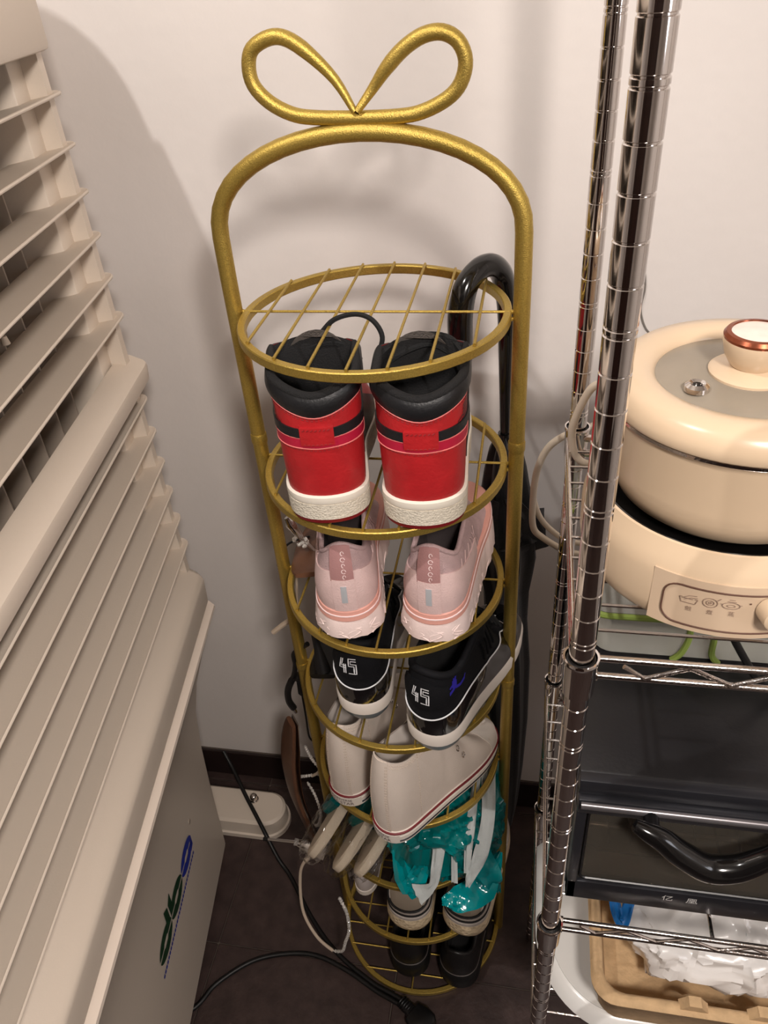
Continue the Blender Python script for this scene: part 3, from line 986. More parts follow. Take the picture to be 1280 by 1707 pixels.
def crumple(p, amp, sc, seed):
    q = Vector(p) * sc + Vector((seed, seed * 1.7, -seed))
    a = abs(noise.noise(q)) * 2.2 + abs(noise.noise(q * 2.3 + Vector((3, 1, 2)))) * 1.1 + abs(noise.noise(q * 5.1)) * 0.45
    return (0.9 - a) * amp
def bagfn(c, r, e1, e2, amp, sc, seed, shape=None):
    def fn(ph, th):
        x = sgnp(math.cos(th), e1) * sgnp(math.cos(ph), e2)
        y = sgnp(math.cos(th), e1) * sgnp(math.sin(ph), e2)
        z = sgnp(math.sin(th), e1)
        d = Vector((x * r[0], y * r[1], z * r[2]))
        if shape:
            d = shape(d)
        return Vector(c) + d + d.normalized() * crumple(d, amp, sc, seed)
    return fn
teal = thing('teal_plastic_bag', 'crumpled glossy teal plastic bag with white straps filling the sixth shelf', 'bag', (0.060, -0.02, Z6))
def teal_shape(d):
    d = d.copy()
    d.z += 0.02 * math.cos(d.x * 26) * (1 if d.z > 0 else 0)
    return d
v, f = blob(bagfn((0.0, 0.0, 0.072), (0.092, 0.118, 0.066), 0.55, 0.7, 0.013, 22, 3.1, teal_shape), 150, 72)
mesh_obj('bag_body', v, f, M_teal, teal, angle=25)
def sheet(name, pts, w, m, parent, up=(0, -0.6, 0.8), wave=0.004, seed=0.0, th=0.0008):
    P = spline(pts, 6)
    n = len(P)
    upv = Vector(up)
    W = w if isinstance(w, (list, tuple)) else [w] * n
    if len(W) != n:
        W = [W[min(int(i / (n - 1) * (len(W) - 1)), len(W) - 2)] + (W[min(int(i / (n - 1) * (len(W) - 1)), len(W) - 2) + 1] - W[min(int(i / (n - 1) * (len(W) - 1)), len(W) - 2)]) * ((i / (n - 1) * (len(W) - 1)) - min(int(i / (n - 1) * (len(W) - 1)), len(W) - 2)) for i in range(n)]
    top, bot = [], []
    K = 7
    for i, p in enumerate(P):
        t = (P[min(i + 1, n - 1)] - P[max(i - 1, 0)]).normalized()
        sd = t.cross(upv).normalized()
        nn = sd.cross(t).normalized()
        for k in range(K):
            a = k / (K - 1) - 0.5
            q = p + sd * (a * W[i]) + nn * wave * noise.noise(Vector((i * 0.35, k * 0.9, seed)))
            top.append(q + nn * th / 2)
            bot.append(q - nn * th / 2)
    f = []
    N0 = len(top)
    for i in range(n - 1):
        for k in range(K - 1):
            a = i * K + k
            f.append((a, a + 1, a + K + 1, a + K))
            f.append((N0 + a, N0 + a + K, N0 + a + K + 1, N0 + a + 1))
    bd = list(range(K)) + [i * K + K - 1 for i in range(1, n)] + [(n - 1) * K + k for k in range(K - 2, -1, -1)] + [i * K for i in range(n - 2, 0, -1)]
    for a, b in zip(bd, bd[1:] + bd[:1]):
        f.append((a, b, N0 + b, N0 + a))
    return mesh_obj(name, top + bot, f, m, parent, angle=50)
sheet('strap', [(-0.004, 0.014, 0.161), (0.000, -0.060, 0.157), (0.004, -0.105, 0.130), (0.000, -0.132, 0.085), (-0.006, -0.144, 0.055), (-0.030, -0.148, 0.032)], [0.016, 0.018, 0.020, 0.016, 0.012, 0.034], M_ribbon, teal, seed=1.0)
sheet('strap', [(0.066, 0.054, 0.156), (0.070, -0.006, 0.156), (0.074, -0.070, 0.142), (0.066, -0.112, 0.110), (0.052, -0.132, 0.076), (0.048, -0.140, 0.060)], [0.020, 0.022, 0.020, 0.022, 0.014, 0.006], M_ribbon, teal, seed=2.0)
sheet('strap', [(0.056, 0.044, 0.158), (0.052, -0.026, 0.156), (0.048, -0.095, 0.132), (0.046, -0.130, 0.080)], [0.010, 0.012, 0.014, 0.008], M_ribbon, teal, seed=3.0)
sheet('strap', [(0.030, -0.036, 0.154), (0.026, -0.100, 0.128), (0.028, -0.136, 0.060)], [0.006, 0.008, 0.010], M_ribbon, teal, seed=4.0)
sheet('bag_flap', [(0.095, -0.085, 0.075), (0.070, -0.125, 0.036), (0.034, -0.138, 0.016), (0.008, -0.142, 0.010)], [0.006, 0.046, 0.040, 0.010], M_tealfold, teal, wave=0.012, seed=5.0)
sheet('bag_flap', [(0.060, -0.110, 0.090), (0.080, -0.118, 0.056), (0.092, -0.122, 0.020)], [0.050, 0.040, 0.012], M_tealfold, teal, wave=0.010, seed=6.0)
sheet('bag_flap', [(-0.060, -0.095, 0.070), (-0.045, -0.122, 0.036), (-0.034, -0.134, 0.016), (-0.030, -0.138, 0.008)], [0.030, 0.050, 0.036, 0.010], M_tealfold, teal, wave=0.012, seed=7.0)
sheet('bag_flap', [(-0.020, -0.108, 0.085), (-0.030, -0.125, 0.045), (-0.046, -0.134, 0.018)], [0.012, 0.030, 0.026], M_tealfold, teal, wave=0.010, seed=8.0)
def slipper(loc, rx, ry, rz, label, L=0.13, W=0.050):
    t = thing('wrapped_slipper', label, 'slipper', loc, 0, 'film wrapped cream slippers')
    t.rotation_euler = (rx, ry, rz)
    pts = [(W * 0.5 * math.cos(a) * (1 - 0.12 * math.sin(a)), L * 0.5 * math.sin(a)) for a in [2 * PI * k / 36 for k in range(36)]]
    rings = []
    for z, sc in ((0.0, 0.93), (0.003, 1.0), (0.014, 1.0), (0.017, 0.93)):
        rings.append([(x * sc, y * sc, z) for x, y in pts])
    mesh_obj('slipper_sole', *loft(rings), M_cream, t)
    mesh_obj('slipper_top', *loft([[(x * 1.0, max(0.05 * L, y), 0.0165) for x, y in pts], [(x * 0.98, max(0.05 * L, y), 0.026) for x, y in pts], [(x * 0.7, max(0.08 * L, y * 0.9), 0.034) for x, y in pts]]), M_teal, t)
    v, f = blob(bagfn((0, 0, 0.012), (W * 0.58, L * 0.56, 0.024), 0.6, 0.8, 0.006, 60, loc[0] * 50), 56, 28)
    mesh_obj('film_wrap', v, f, M_film, t, angle=20)
slipper((-0.118, -0.062, Z6 + 0.034), math.radians(6), math.radians(-58), math.radians(-24), 'film wrapped cream slipper beside the brown sandal, leftmost on the sixth shelf', 0.15, 0.056)
slipper((-0.070, -0.080, Z6 + 0.033), math.radians(6), math.radians(-56), math.radians(-26), 'film wrapped cream slipper in the middle of three, under the white canvas heel', 0.15, 0.056)
slipper((-0.036, -0.082, Z6 + 0.033), math.radians(6), math.radians(-54), math.radians(-24), 'film wrapped cream slipper touching the teal bag', 0.15, 0.056)

# ================================================================= SANDALS AT THE LEFT OF THE RACK
M_brownsole = mat('brown_insole', (96, 64, 46), 0.35, var=0.2, vscale=30)
M_silverm = mat('silver_mirror', (206, 202, 198), 0.12, metal=1.0)
M_crystal = mat('crystal_beads', (244, 240, 234), 0.08, metal=0.5, bump=1.0, bscale=500, kind='voronoi')
M_creamstrap = mat('cream_strap', (196, 178, 158), 0.6)
M_blkstrap = mat('black_strap', (16, 15, 16), 0.4)
def beads(path, r, m, parent, name='crystal_strap', step=1.7):
    P = spline(path, 12)
    mb = MB()
    mb.add(*tube(P, r * 0.55, 6))
    acc = 0.0
    for a, b in zip(P, P[1:]):
        acc += (b - a).length
        if acc >= r * step:
            acc = 0.0
            k = len(mb.v)
            mb.add(*lathe([(0.15 * r, -r), (0.8 * r, -0.6 * r), (r, 0), (0.8 * r, 0.6 * r), (0.15 * r, r)], 6, a0=a.x * 900))
            for q in range(k, len(mb.v)):
                mb.v[q] = mb.v[q] + b
    return mb.obj(name, m, parent, smooth=False)
def foot_sole(path, widths, th, m, parent, name, side_dir):
    """strip sole bent along path; side_dir = width direction"""
    P = spline(path, 8)
    n = len(P)
    sd0 = Vector(side_dir).normalized()
    rings = []
    for i, p in enumerate(P):
        t = i / (n - 1)
        x = t * (len(widths) - 1)
        k = min(int(x), len(widths) - 2)
        w_ = widths[k] + (widths[k + 1] - widths[k]) * (x - k)
        tg = (P[min(i + 1, n - 1)] - P[max(i - 1, 0)]).normalized()
        sd = (sd0 - tg * sd0.dot(tg)).normalized()
        nn = sd.cross(tg).normalized()
        rings.append([p + sd * (w_ / 2 * math.cos(a)) + nn * (th / 2 * (1 if math.sin(a) > 0 else -1) * abs(math.sin(a)) ** 0.35) for a in [2 * PI * q / 16 for q in range(16)]])
    return mesh_obj(name, *loft(rings), m, parent, angle=50)
sc_ = thing('heeled_sandal', 'brown soled silver stiletto sandal hanging toe up beside the cooler foot', 'sandal', (-0.2, 0.0, 0.24), 0, 'strappy heeled sandals')
O = Vector((-0.2, 0.0, 0.24))
def L_(pts):
    return [Vector(p) - O for p in pts]
foot_sole(L_([(-0.226, 0.070, 0.492), (-0.236, 0.062, 0.440), (-0.238, 0.045, 0.390), (-0.228, 0.022, 0.335), (-0.206, 0.000, 0.285), (-0.188, -0.016, 0.250)]), [0.030, 0.062, 0.064, 0.050, 0.048, 0.040], 0.009, M_brownsole, sc_, 'insole', (0.62, -0.70, 0.30))
foot_sole(L_([(-0.219, 0.074, 0.494), (-0.228, 0.066, 0.440), (-0.230, 0.049, 0.390), (-0.220, 0.026, 0.335), (-0.199, 0.004, 0.285), (-0.182, -0.012, 0.250)]), [0.031, 0.064, 0.066, 0.052, 0.050, 0.042], 0.003, M_silverm, sc_, 'sole_edge', (0.62, -0.70, 0.30))
mesh_obj('heel_cone', *tube(L_([(-0.176, -0.016, 0.232), (-0.192, -0.018, 0.238), (-0.212, -0.021, 0.246), (-0.228, -0.022, 0.256)]), [0.026, 0.019, 0.011, 0.0058], 12), M_silverm, sc_)
mesh_obj('stiletto', *tube(L_([(-0.226, -0.022, 0.256), (-0.282, -0.022, 0.253)]), [0.0036, 0.0026], 10), M_silverm, sc_)
mesh_obj('heel_tip', *tube(L_([(-0.281, -0.022, 0.253), (-0.290, -0.022, 0.2528)]), 0.0038, 10), M_black, sc_)
mesh_obj('heel_collar', *tube(L_([(-0.222, -0.0215, 0.254), (-0.229, -0.022, 0.2565)]), 0.0068, 12), M_crystal, sc_)
beads(L_([(-0.205, 0.060, 0.440), (-0.185, 0.030, 0.452), (-0.165, 0.010, 0.455), (-0.150, 0.020, 0.430), (-0.186, 0.020, 0.412), (-0.214, 0.030, 0.388)]), 0.0032, M_crystal, sc_)
beads(L_([(-0.192, 0.010, 0.405), (-0.178, 0.000, 0.380), (-0.170, -0.010, 0.345), (-0.176, -0.012, 0.310), (-0.190, -0.006, 0.290)]), 0.0030, M_crystal, sc_)
mesh_obj('strap', *tube(spline(L_([(-0.185, 0.020, 0.410), (-0.166, 0.012, 0.440), (-0.148, 0.010, 0.490), (-0.140, 0.012, 0.520)]), 6), 0.0026, 8), M_creamstrap, sc_)
mesh_obj('strap', *tube(spline(L_([(-0.185, -0.028, 0.246), (-0.208, -0.040, 0.225), (-0.220, -0.050, 0.185), (-0.216, -0.080, 0.115), (-0.186, -0.108, 0.080), (-0.152, -0.124, 0.068)]), 8), 0.0030, 8), M_creamstrap, sc_)
beads(L_([(-0.152, -0.124, 0.068), (-0.130, -0.131, 0.090), (-0.118, -0.136, 0.140), (-0.104, -0.142, 0.200), (-0.100, -0.146, 0.270), (-0.106, -0.150, 0.330)]), 0.0034, M_crystal, sc_)

sa = thing('heeled_sandal', 'brown soled sandal with a crystal chrome heel behind the pink shoe', 'sandal', (-0.12, 0.02, Zs[2] + GAP), 0, 'strappy heeled sandals')
O = Vector((-0.12, 0.02, Zs[2] + GAP))
foot_sole(L_([(-0.098, 0.120, 0.934), (-0.108, 0.085, 0.934), (-0.116, 0.045, 0.934), (-0.118, 0.010, 0.934), (-0.115, -0.015, 0.936), (-0.110, -0.030, 0.940)]), [0.030, 0.062, 0.058, 0.048, 0.044, 0.034], 0.007, M_brownsole, sa, 'insole', (1, 0.1, 0))
mesh_obj('heel_cone', *tube(L_([(-0.1480, 0.026, 0.990), (-0.1440, 0.026, 0.980), (-0.1330, 0.026, 0.958)]), [0.0030, 0.0075, 0.0050], 12), M_silverm, sa)
mesh_obj('stiletto', *tube(L_([(-0.1335, 0.026, 0.959), (-0.1120, 0.024, 0.930)]), [0.0040, 0.0030], 10), M_silverm, sa)
mb = MB()
for k in range(14):
    a = k * 2.4
    c = Vector((-0.1315 + 0.009 * math.cos(a), 0.020 + 0.006 * math.sin(a * 1.3), 0.9535 + 0.007 * math.sin(a * 0.7))) - O
    q0 = len(mb.v)
    mb.add(*lathe([(0.0005, -0.003), (0.0026, -0.0014), (0.0028, 0.001), (0.0006, 0.003)], 6))
    for q in range(q0, len(mb.v)):
        mb.v[q] = mb.v[q] + c
mb.obj('crystal_cluster', M_crystal, sa, smooth=False)
mesh_obj('strap', *tube(spline(L_([(-0.128, 0.050, 0.940), (-0.160, 0.040, 0.930), (-0.170, 0.030, 0.898), (-0.166, 0.030, 0.850)]), 6), 0.0016, 8), M_blkstrap, sa)
beads(L_([(-0.1750, 0.030, 0.905), (-0.1735, 0.030, 0.899), (-0.1735, 0.030, 0.893)]), 0.0034, M_crystal, sa, 'crystal_buckle', 1.0)
mesh_obj('strap', *tube(spline(L_([(-0.150, 0.030, 0.880), (-0.160, 0.030, 0.810), (-0.168, 0.030, 0.796), (-0.186, 0.030, 0.780), (-0.204, 0.030, 0.762)]), 6), [0.002] * 12 + [0.0042] * 13, 8), M_creamstrap, sa)

sb = thing('heeled_sandal', 'black strappy sandal poking out left of the fourth shelf', 'sandal', (-0.11, 0.03, Zs[3] + GAP), 0, 'strappy heeled sandals')
O = Vector((-0.11, 0.03, Zs[3] + GAP))
foot_sole(L_([(-0.085, 0.125, 0.748), (-0.095, 0.085, 0.748), (-0.106, 0.045, 0.748), (-0.112, 0.010, 0.748), (-0.112, -0.020, 0.749), (-0.110, -0.040, 0.752)]), [0.030, 0.060, 0.056, 0.046, 0.046, 0.036], 0.008, M_blkstrap, sb, 'insole', (1, 0.1, 0))
mesh_obj('heel', *tube(L_([(-0.112, -0.030, 0.754), (-0.118, -0.020, 0.790), (-0.124, -0.010, 0.818)]), [0.012, 0.006, 0.0045], 10), M_blkstrap, sb)
mesh_obj('strap', *tube(spline(L_([(-0.140, 0.000, 0.775), (-0.164, 0.000, 0.752), (-0.166, 0.0, 0.728), (-0.172, 0.0, 0.702), (-0.186, 0.0, 0.668), (-0.189, 0.0, 0.640), (-0.183, 0.0, 0.622)]), 6), [0.004] * 20 + [0.0055] * 17, 8), M_blkstrap, sb)
mesh_obj('strap', *tube(spline(L_([(-0.172, 0.0, 0.700), (-0.1655, 0.004, 0.690), (-0.1665, 0.004, 0.650), (-0.1675, 0.004, 0.600), (-0.169, 0.004, 0.550), (-0.165, 0.004, 0.536)]), 6), [0.0075] * 6 + [0.006] * 6 + [0.0016] * 19, 8), M_blkstrap, sb)
mesh_obj('buckle', *tube(L_([(-0.184, 0.0, 0.624), (-0.1815, 0.0, 0.612)]), 0.0030, 8), M_silverm, sb)

# ================================================================= UMBRELLA
M_cloth = mat('black_umbrella_cloth', (20, 21, 27), 0.55, bump=0.25, bscale=300, sheen=0.2)
um = thing('umbrella', 'folded black umbrella with a curved handle standing behind the gold rack', 'umbrella', (0.165, 0.165, 0.0))
O = Vector((0.165, 0.165, 0.0))
hp = [(0.0867, 0.050, 1.212), (0.0862, 0.050, 1.240), (0.0866, 0.051, 1.2709), (0.093, 0.060, 1.2975), (0.1062, 0.075, 1.310), (0.1195, 0.090, 1.308), (0.1295, 0.105, 1.290), (0.1340, 0.116, 1.255), (0.1345, 0.124, 1.215)]
hs = spline(L_(hp), 6)
mesh_obj('handle', *tube(hs, [0.0128 + 0.0016 * math.sin(PI * min(1, i / 20.0)) - 0.003 * max(0, (i - 38) / 10.0) for i in range(len(hs))], 16), M_blackgloss, um)
mesh_obj('ferrule', *tube(L_([(0.1345, 0.124, 1.216), (0.1352, 0.132, 1.130), (0.136, 0.137, 1.068)]), [0.0100, 0.0078, 0.0068], 14), M_blackgloss, um)
mesh_obj('shaft', *tube(L_([(0.136, 0.136, 1.075), (0.165, 0.165, 0.10)]), 0.0050, 12), M_black, um)
ax0, ax1 = Vector((0.136, 0.137, 1.035)), Vector((0.165, 0.165, 0.0))
prof = [(1.025, 0.006), (1.015, 0.014), (1.0, 0.021), (0.97, 0.027), (0.93, 0.033), (0.88, 0.039), (0.83, 0.041), (0.79, 0.036), (0.76, 0.032), (0.70, 0.032), (0.60, 0.036), (0.45, 0.034), (0.30, 0.027), (0.18, 0.018), (0.10, 0.009)]
rings = []
for zf, r in prof:
    c = ax1.lerp(ax0, zf) - O
    ring = []
    for k in range(64):
        a = 2 * PI * k / 64
        rr = r * (1 + 0.14 * math.sin(8 * a + 5 * zf) * (1 if zf > 0.72 else 0.6) + 0.04 * math.sin(17 * a + 9 * zf))
        ring.append(c + Vector((rr * math.cos(a), rr * math.sin(a), 0.004 * math.sin(8 * a) * (1 if zf > 0.9 else 0))))
    rings.append(ring)
mesh_obj('canopy', *loft(rings), M_cloth, um, angle=60)
mesh_obj('tip', *tube([ax1.lerp(ax0, 0.11) - O, ax1.lerp(ax0, 0.0) - O + Vector((0, 0, 0.001))], [0.006, 0.0042], 10), M_black, um)
for k in range(8):
    a = 2 * PI * k / 8
    c = ax1.lerp(ax0, 0.985) - O
    mesh_obj('rib_tip', *tube([c + Vector((0.010 * math.cos(a), 0.010 * math.sin(a), -0.012)), c + Vector((0.0125 * math.cos(a), 0.0125 * math.sin(a), 0.010 + 0.005 * (k % 3)))], 0.0026, 8), M_blackgloss, um)
mesh_obj('runner', *tube([ax1.lerp(ax0, 0.975) - O, ax1.lerp(ax0, 1.03) - O], 0.0085, 12), M_blackgloss, um)
sheet('tie_strap', [Vector(p) - O for p in [(0.116, 0.108, 0.890), (0.143, 0.110, 0.904), (0.170, 0.125, 0.916), (0.196, 0.142, 0.912)]], [0.020, 0.034, 0.050, 0.046], M_cloth, um, (0.25, -0.8, 0.4), 0.006, 9.0, 0.0016)
sheet('canopy_fold', [Vector(p) - O for p in [(0.145, 0.100, 0.985), (0.170, 0.116, 0.930), (0.186, 0.126, 0.875)]], [0.012, 0.034, 0.044], M_cloth, um, (0.2, -0.9, 0.1), 0.006, 11.0, 0.0016)
sheet('canopy_fold', [Vector(p) - O for p in [(0.126, 0.098, 0.980), (0.112, 0.095, 0.925), (0.104, 0.098, 0.880)]], [0.012, 0.034, 0.030], M_cloth, um, (0, -1, 0.1), 0.006, 12.0, 0.0016)

# ================================================================= AIR COOLER
A_ = Vector((0.148, -0.989, 0)).normalized()
N_ = Vector((0.989, 0.148, 0)).normalized()
CO = Vector((-0.360, 0.135, 0))
cool = thing('air_cooler', 'tall beige louvred air cooler standing at the left edge', 'air cooler', CO)
def Q(s_, n_, z):
    return A_ * s_ + N_ * n_ + Vector((0, 0, z))
LEN = 0.78
def cbox(s0, s1, n0, n1, z0, z1, bev=0.003):
    v, f = box(s0, n0, z0, s1, n1, z1, bev, 2)
    return [Q(p.x, p.y, p.z) for p in v], f
# shell: open front box with rounded top (profile in n-z swept along s)
def shell_prof(off):
    p = []
    for k in range(0, 13):
        a = math.radians(90 * k / 12)
        p.append((-0.185 + (0.175 - off) * math.cos(a), 1.595 + (0.175 - off) * math.sin(a)))
    p.append((-0.50, 1.77 - off))
    p.append((-0.50, 0.66))
    return p
pf = [(-0.010, 0.70), (-0.010, 1.48)] + shell_prof(0.0)
def side_panel(s0, s1):
    return loft([[Q(s0, n, z) for n, z in pf], [Q(s1, n, z) for n, z in pf]])
v, f = loft([[Q(0.012, n, z) for n, z in pf], [Q(0.026, n, z) for n, z in pf]])
mesh_obj('side_panel', v, f, M_beige, cool, angle=50)
v, f = loft([[Q(LEN - 0.026, n, z) for n, z in pf], [Q(LEN - 0.012, n, z) for n, z in pf]])
mesh_obj('side_panel', v, f, M_beige, cool, angle=50)
top = [Q(0, n, z) for n, z in shell_prof(0.0)[:-1]]
tp = shell_prof(0.0)[:-1]
tin = shell_prof(0.012)[:-1]
ring = [(n, z) for n, z in tp] + [(n, z) for n, z in reversed(tin)]
mesh_obj('top_cover', *loft([[Q(0.02, n, z) for n, z in ring], [Q(LEN - 0.02, n, z) for n, z in ring]]), M_beige, cool, angle=50)
mesh_obj('back_panel', *cbox(0.02, LEN - 0.02, -0.505, -0.495, 0.66, 1.765), M_beige, cool)
mesh_obj('front_valance', *cbox(0.012, LEN - 0.012, -0.022, 0.003, 1.535, 1.606, 0.006), M_beige, cool)
mesh_obj('valance_trim', *cbox(0.05, LEN - 0.05, -0.050, 0.001, 1.603, 1.616, 0.004), M_beige, cool)
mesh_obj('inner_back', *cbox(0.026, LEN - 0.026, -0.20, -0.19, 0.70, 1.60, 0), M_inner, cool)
mesh_obj('inner_cheek', *cbox(0.020, 0.060, -0.190, -0.030, 0.78, 1.535, 0.003), M_beige, cool)
mesh_obj('inner_cheek', *cbox(LEN - 0.060, LEN - 0.020, -0.190, -0.030, 0.78, 1.535, 0.003), M_beige, cool)
s_ = 0.098
while s_ < LEN - 0.07:
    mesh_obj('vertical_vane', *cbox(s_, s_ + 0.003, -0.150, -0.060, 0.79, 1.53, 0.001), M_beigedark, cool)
    s_ += 0.052
def slat(zf, deep=0.062):
    """one louvre blade: thin, rounded far end, bright rolled lip along the front edge"""
    prof = [(-deep, -0.0115), (-0.030, -0.0064), (-0.005, -0.0020), (-0.001, -0.0020), (0.0004, -0.0012), (0.0008, 0.0002), (0.0003, 0.0013), (-0.0008, 0.0018), (-0.0030, 0.0010), (-0.030, -0.0028), (-deep, -0.0078)]
    rings = []
    for s0, d in ((0.0, 0.017), (0.0012, 0.0105), (0.004, 0.0058), (0.009, 0.0020), (0.016, 0.0), (LEN - 0.016, 0.0), (LEN - 0.004, 0.006), (LEN, 0.017)):
        rings.append([Q(s0 + (0.010 if n < -0.05 and s0 < 0.01 else 0), n - (d if n > -0.035 else 0), zf + z) for n, z in prof])
    return loft(rings)
slz = [1.4937, 1.4415, 1.3900, 1.3390, 1.2870, 1.2355]
for z in slz:
    mesh_obj('louvre_slat', *slat(z), M_beige, cool, angle=30)
barp = [(0.004, 1.1395), (0.0085, 1.1405), (0.0095, 1.1440), (0.0110, 1.1600), (0.0100, 1.1640), (0.0060, 1.1660), (-0.024, 1.1740), (-0.028, 1.1740), (-0.028, 1.1650), (-0.002, 1.1580), (0.000, 1.1395)]
mesh_obj('centre_bar', *loft([[Q(s0, n * k, z) for n, z in barp] for s0, k in ((0.000, 0.55), (0.006, 0.9), (0.016, 1.0), (LEN - 0.016, 1.0), (LEN, 0.7))]), M_beige, cool, angle=35)
for z in (1.1130, 1.0610, 1.0090, 0.9570, 0.9050, 0.8530):
    mesh_obj('louvre_slat', *slat(z), M_beige, cool, angle=30)
for z in slz[:5] + [1.1130, 1.0610, 1.0090, 0.9570]:
    for s0 in (0.048, 0.215, 0.405):
        n0 = -0.052
        mesh_obj('slat_pivot', *tube([Q(s0, n0, z + 0.004), Q(s0, n0, z + 0.013)], [0.0045, 0.003], 10), M_beige, cool)
ledge = [(-0.060, 0.826), (-0.040, 0.820), (0.004, 0.7930), (0.0095, 0.7890), (0.0118, 0.7850), (0.0120, 0.7800), (0.0095, 0.735), (0.006, 0.728), (-0.060, 0.728)]
mesh_obj('front_ledge', *loft([[Q(s0, n - d, z) for n, z in ledge] for s0, d in ((0.006, 0.022), (0.010, 0.010), (0.022, 0.0), (LEN - 0.02, 0.0), (LEN - 0.006, 0.02))]), M_beige, cool, angle=35)
lip = [(-0.080, 0.722), (0.012, 0.722), (0.0158, 0.7205), (0.0162, 0.7145), (0.012, 0.7110), (-0.080, 0.7110)]
mesh_obj('tank_lip', *loft([[Q(s0, n - d, z) for n, z in lip] for s0, d in ((0.000, 0.030), (0.003, 0.014), (0.016, 0.0), (LEN - 0.016, 0.0), (LEN, 0.03))]), mat('pale_beige_plastic', (226, 212, 198), 0.42), cool, angle=35)
TK = [(0.030, -0.093), (0.25, -0.082), (0.36, -0.077), (0.46, -0.068), (0.54, -0.050), (0.61, -0.026), (0.66, -0.006), (0.700, 0.005), (0.7108, 0.006)]
rings = []
for z, n in TK:
    ins = 0.022 * min(1, max(0, (0.70 - z) / 0.45)) + 0.004
    r = 0.022
    loop = []
    for (cs, cn, a0) in ((ins + r, n - r, 180), (LEN - ins - r, n - r, 90)):
        for k in range(7):
            a = math.radians(a0 - 90 * k / 6)
            loop.append((cs + r * math.cos(a), cn + r * math.sin(a)))
    loop += [(LEN - ins, -0.48), (ins, -0.48)]
    rings.append([Q(s0, n0, z) for s0, n0 in loop])
mesh_obj('water_tank', *loft(rings), M_beige, cool, angle=50)
def tankn(z):
    for (z0, n0), (z1, n1) in zip(TK, TK[1:]):
        if z <= z1:
            return n0 + (n1 - n0) * (z - z0) / (z1 - z0)
    return TK[-1][1]
# printed mark, reading from the near end to the far end
M_green = mat('dark_green_print', (14, 58, 34), 0.4)
M_bluep = mat('royal_blue_print', (30, 50, 156), 0.4)
def to_tank(a, b, off=0.0012):
    z = 0.300 + b
    return Q(0.292 - a, tankn(z) + off, z)
def half_oval(cx, cy, rx, ry, up, gap=0.0022, hole=0.008):
    outer = [(rx * math.cos(math.radians(a)), ry * math.sin(math.radians(a))) for a in range(4, 177, 8)]
    base_ = [(-rx * 0.985, gap), (-hole * 1.6, gap), (-hole, gap + 0.0042), (hole, gap + 0.0042), (hole * 1.6, gap), (rx * 0.985, gap)]
    P = [(x, max(y, gap)) for x, y in outer] + base_[1:-1]
    return [(cx + (x if up else -x) , cy + (y if up else -y)) for x, y in P]
def flat(mb, poly):
    bm = bmesh.new()
    vv = [bm.verts.new((a, b, 0)) for a, b in poly]
    bm.faces.new(vv)
    bmesh.ops.triangulate(bm, faces=bm.faces[:])
    bm.verts.index_update()
    mb.add([to_tank(x.co.x, x.co.y) for x in bm.verts], [tuple(x.index for x in q.verts) for q in bm.faces])
    bm.free()
g = MB()
for cx in (-0.080, -0.006):
    flat(g, half_oval(cx, 0.0, 0.037, 0.026, True))
    flat(g, half_oval(cx, 0.0, 0.037, 0.026, False))
flat(g, [(-0.062, 0.020), (-0.046, 0.010), (-0.045, 0.040), (-0.060, 0.050)])
flat(g, [(-0.041, 0.008), (-0.026, 0.020), (-0.026, 0.050), (-0.041, 0.038)])
g.obj('green_letters', M_green, cool, smooth=False)
g = MB()
flat(g, half_oval(0.068, 0.0, 0.037, 0.026, True))
flat(g, half_oval(0.068, 0.0, 0.037, 0.026, False))
flat(g, [(0.090, -0.024), (0.104, -0.020), (0.104, 0.004), (0.096, 0.004)])
g.obj('blue_letter', M_bluep, cool, smooth=False)
g = MB()
for k in range(30):
    a = -0.122 + k * 0.0074
    flat(g, [(a, -0.041), (a + 0.0056, -0.041), (a + 0.0056, -0.034), (a, -0.034)])
g.obj('small_print', M_bluep, cool, smooth=False)
mesh_obj('screw_cap', *tube([Q(0.175, tankn(0.33), 0.33), Q(0.175, tankn(0.33) + 0.0016, 0.33)], 0.005, 14), M_beigedark, cool)
# feet with screws
def foot(y0, y1):
    out = [(-0.62, y0), (-0.352, y0)]
    cy, r = (y0 + y1) / 2, (y1 - y0) / 2
    out = [(-0.62, y0)] + [(-0.372 + r * math.cos(math.radians(a)), cy + r * math.sin(math.radians(a))) for a in range(-90, 91, 12)] + [(-0.62, y1)]
    rings = []
    for z, sc in ((0.0, 0.004), (0.012, 0.004), (0.014, 0.0), (0.048, -0.002), (0.054, -0.008)):
        rr = [(-0.62, cy - r - sc)] + [(-0.372 + (r + sc) * math.cos(math.radians(a)), cy + (r + sc) * math.sin(math.radians(a))) for a in range(-90, 91, 12)] + [(-0.62, cy + r + sc)]
        rings.append([Vector((x, y, z)) - CO for x, y in rr])
    fo = mesh_obj('foot', *loft(rings), M_beige, cool, angle=35)
    v, f = lathe([(0.010, 0.053), (0.010, 0.058), (0.008, 0.060), (0.008, 0.068), (0.005, 0.072), (0.001, 0.073)], 14, (-0.405 - CO.x, cy + 0.014 - CO.y))
    mesh_obj('screw', v, f, M_chromedark, fo)
foot(0.118, 0.206)
foot(-0.62, -0.54)

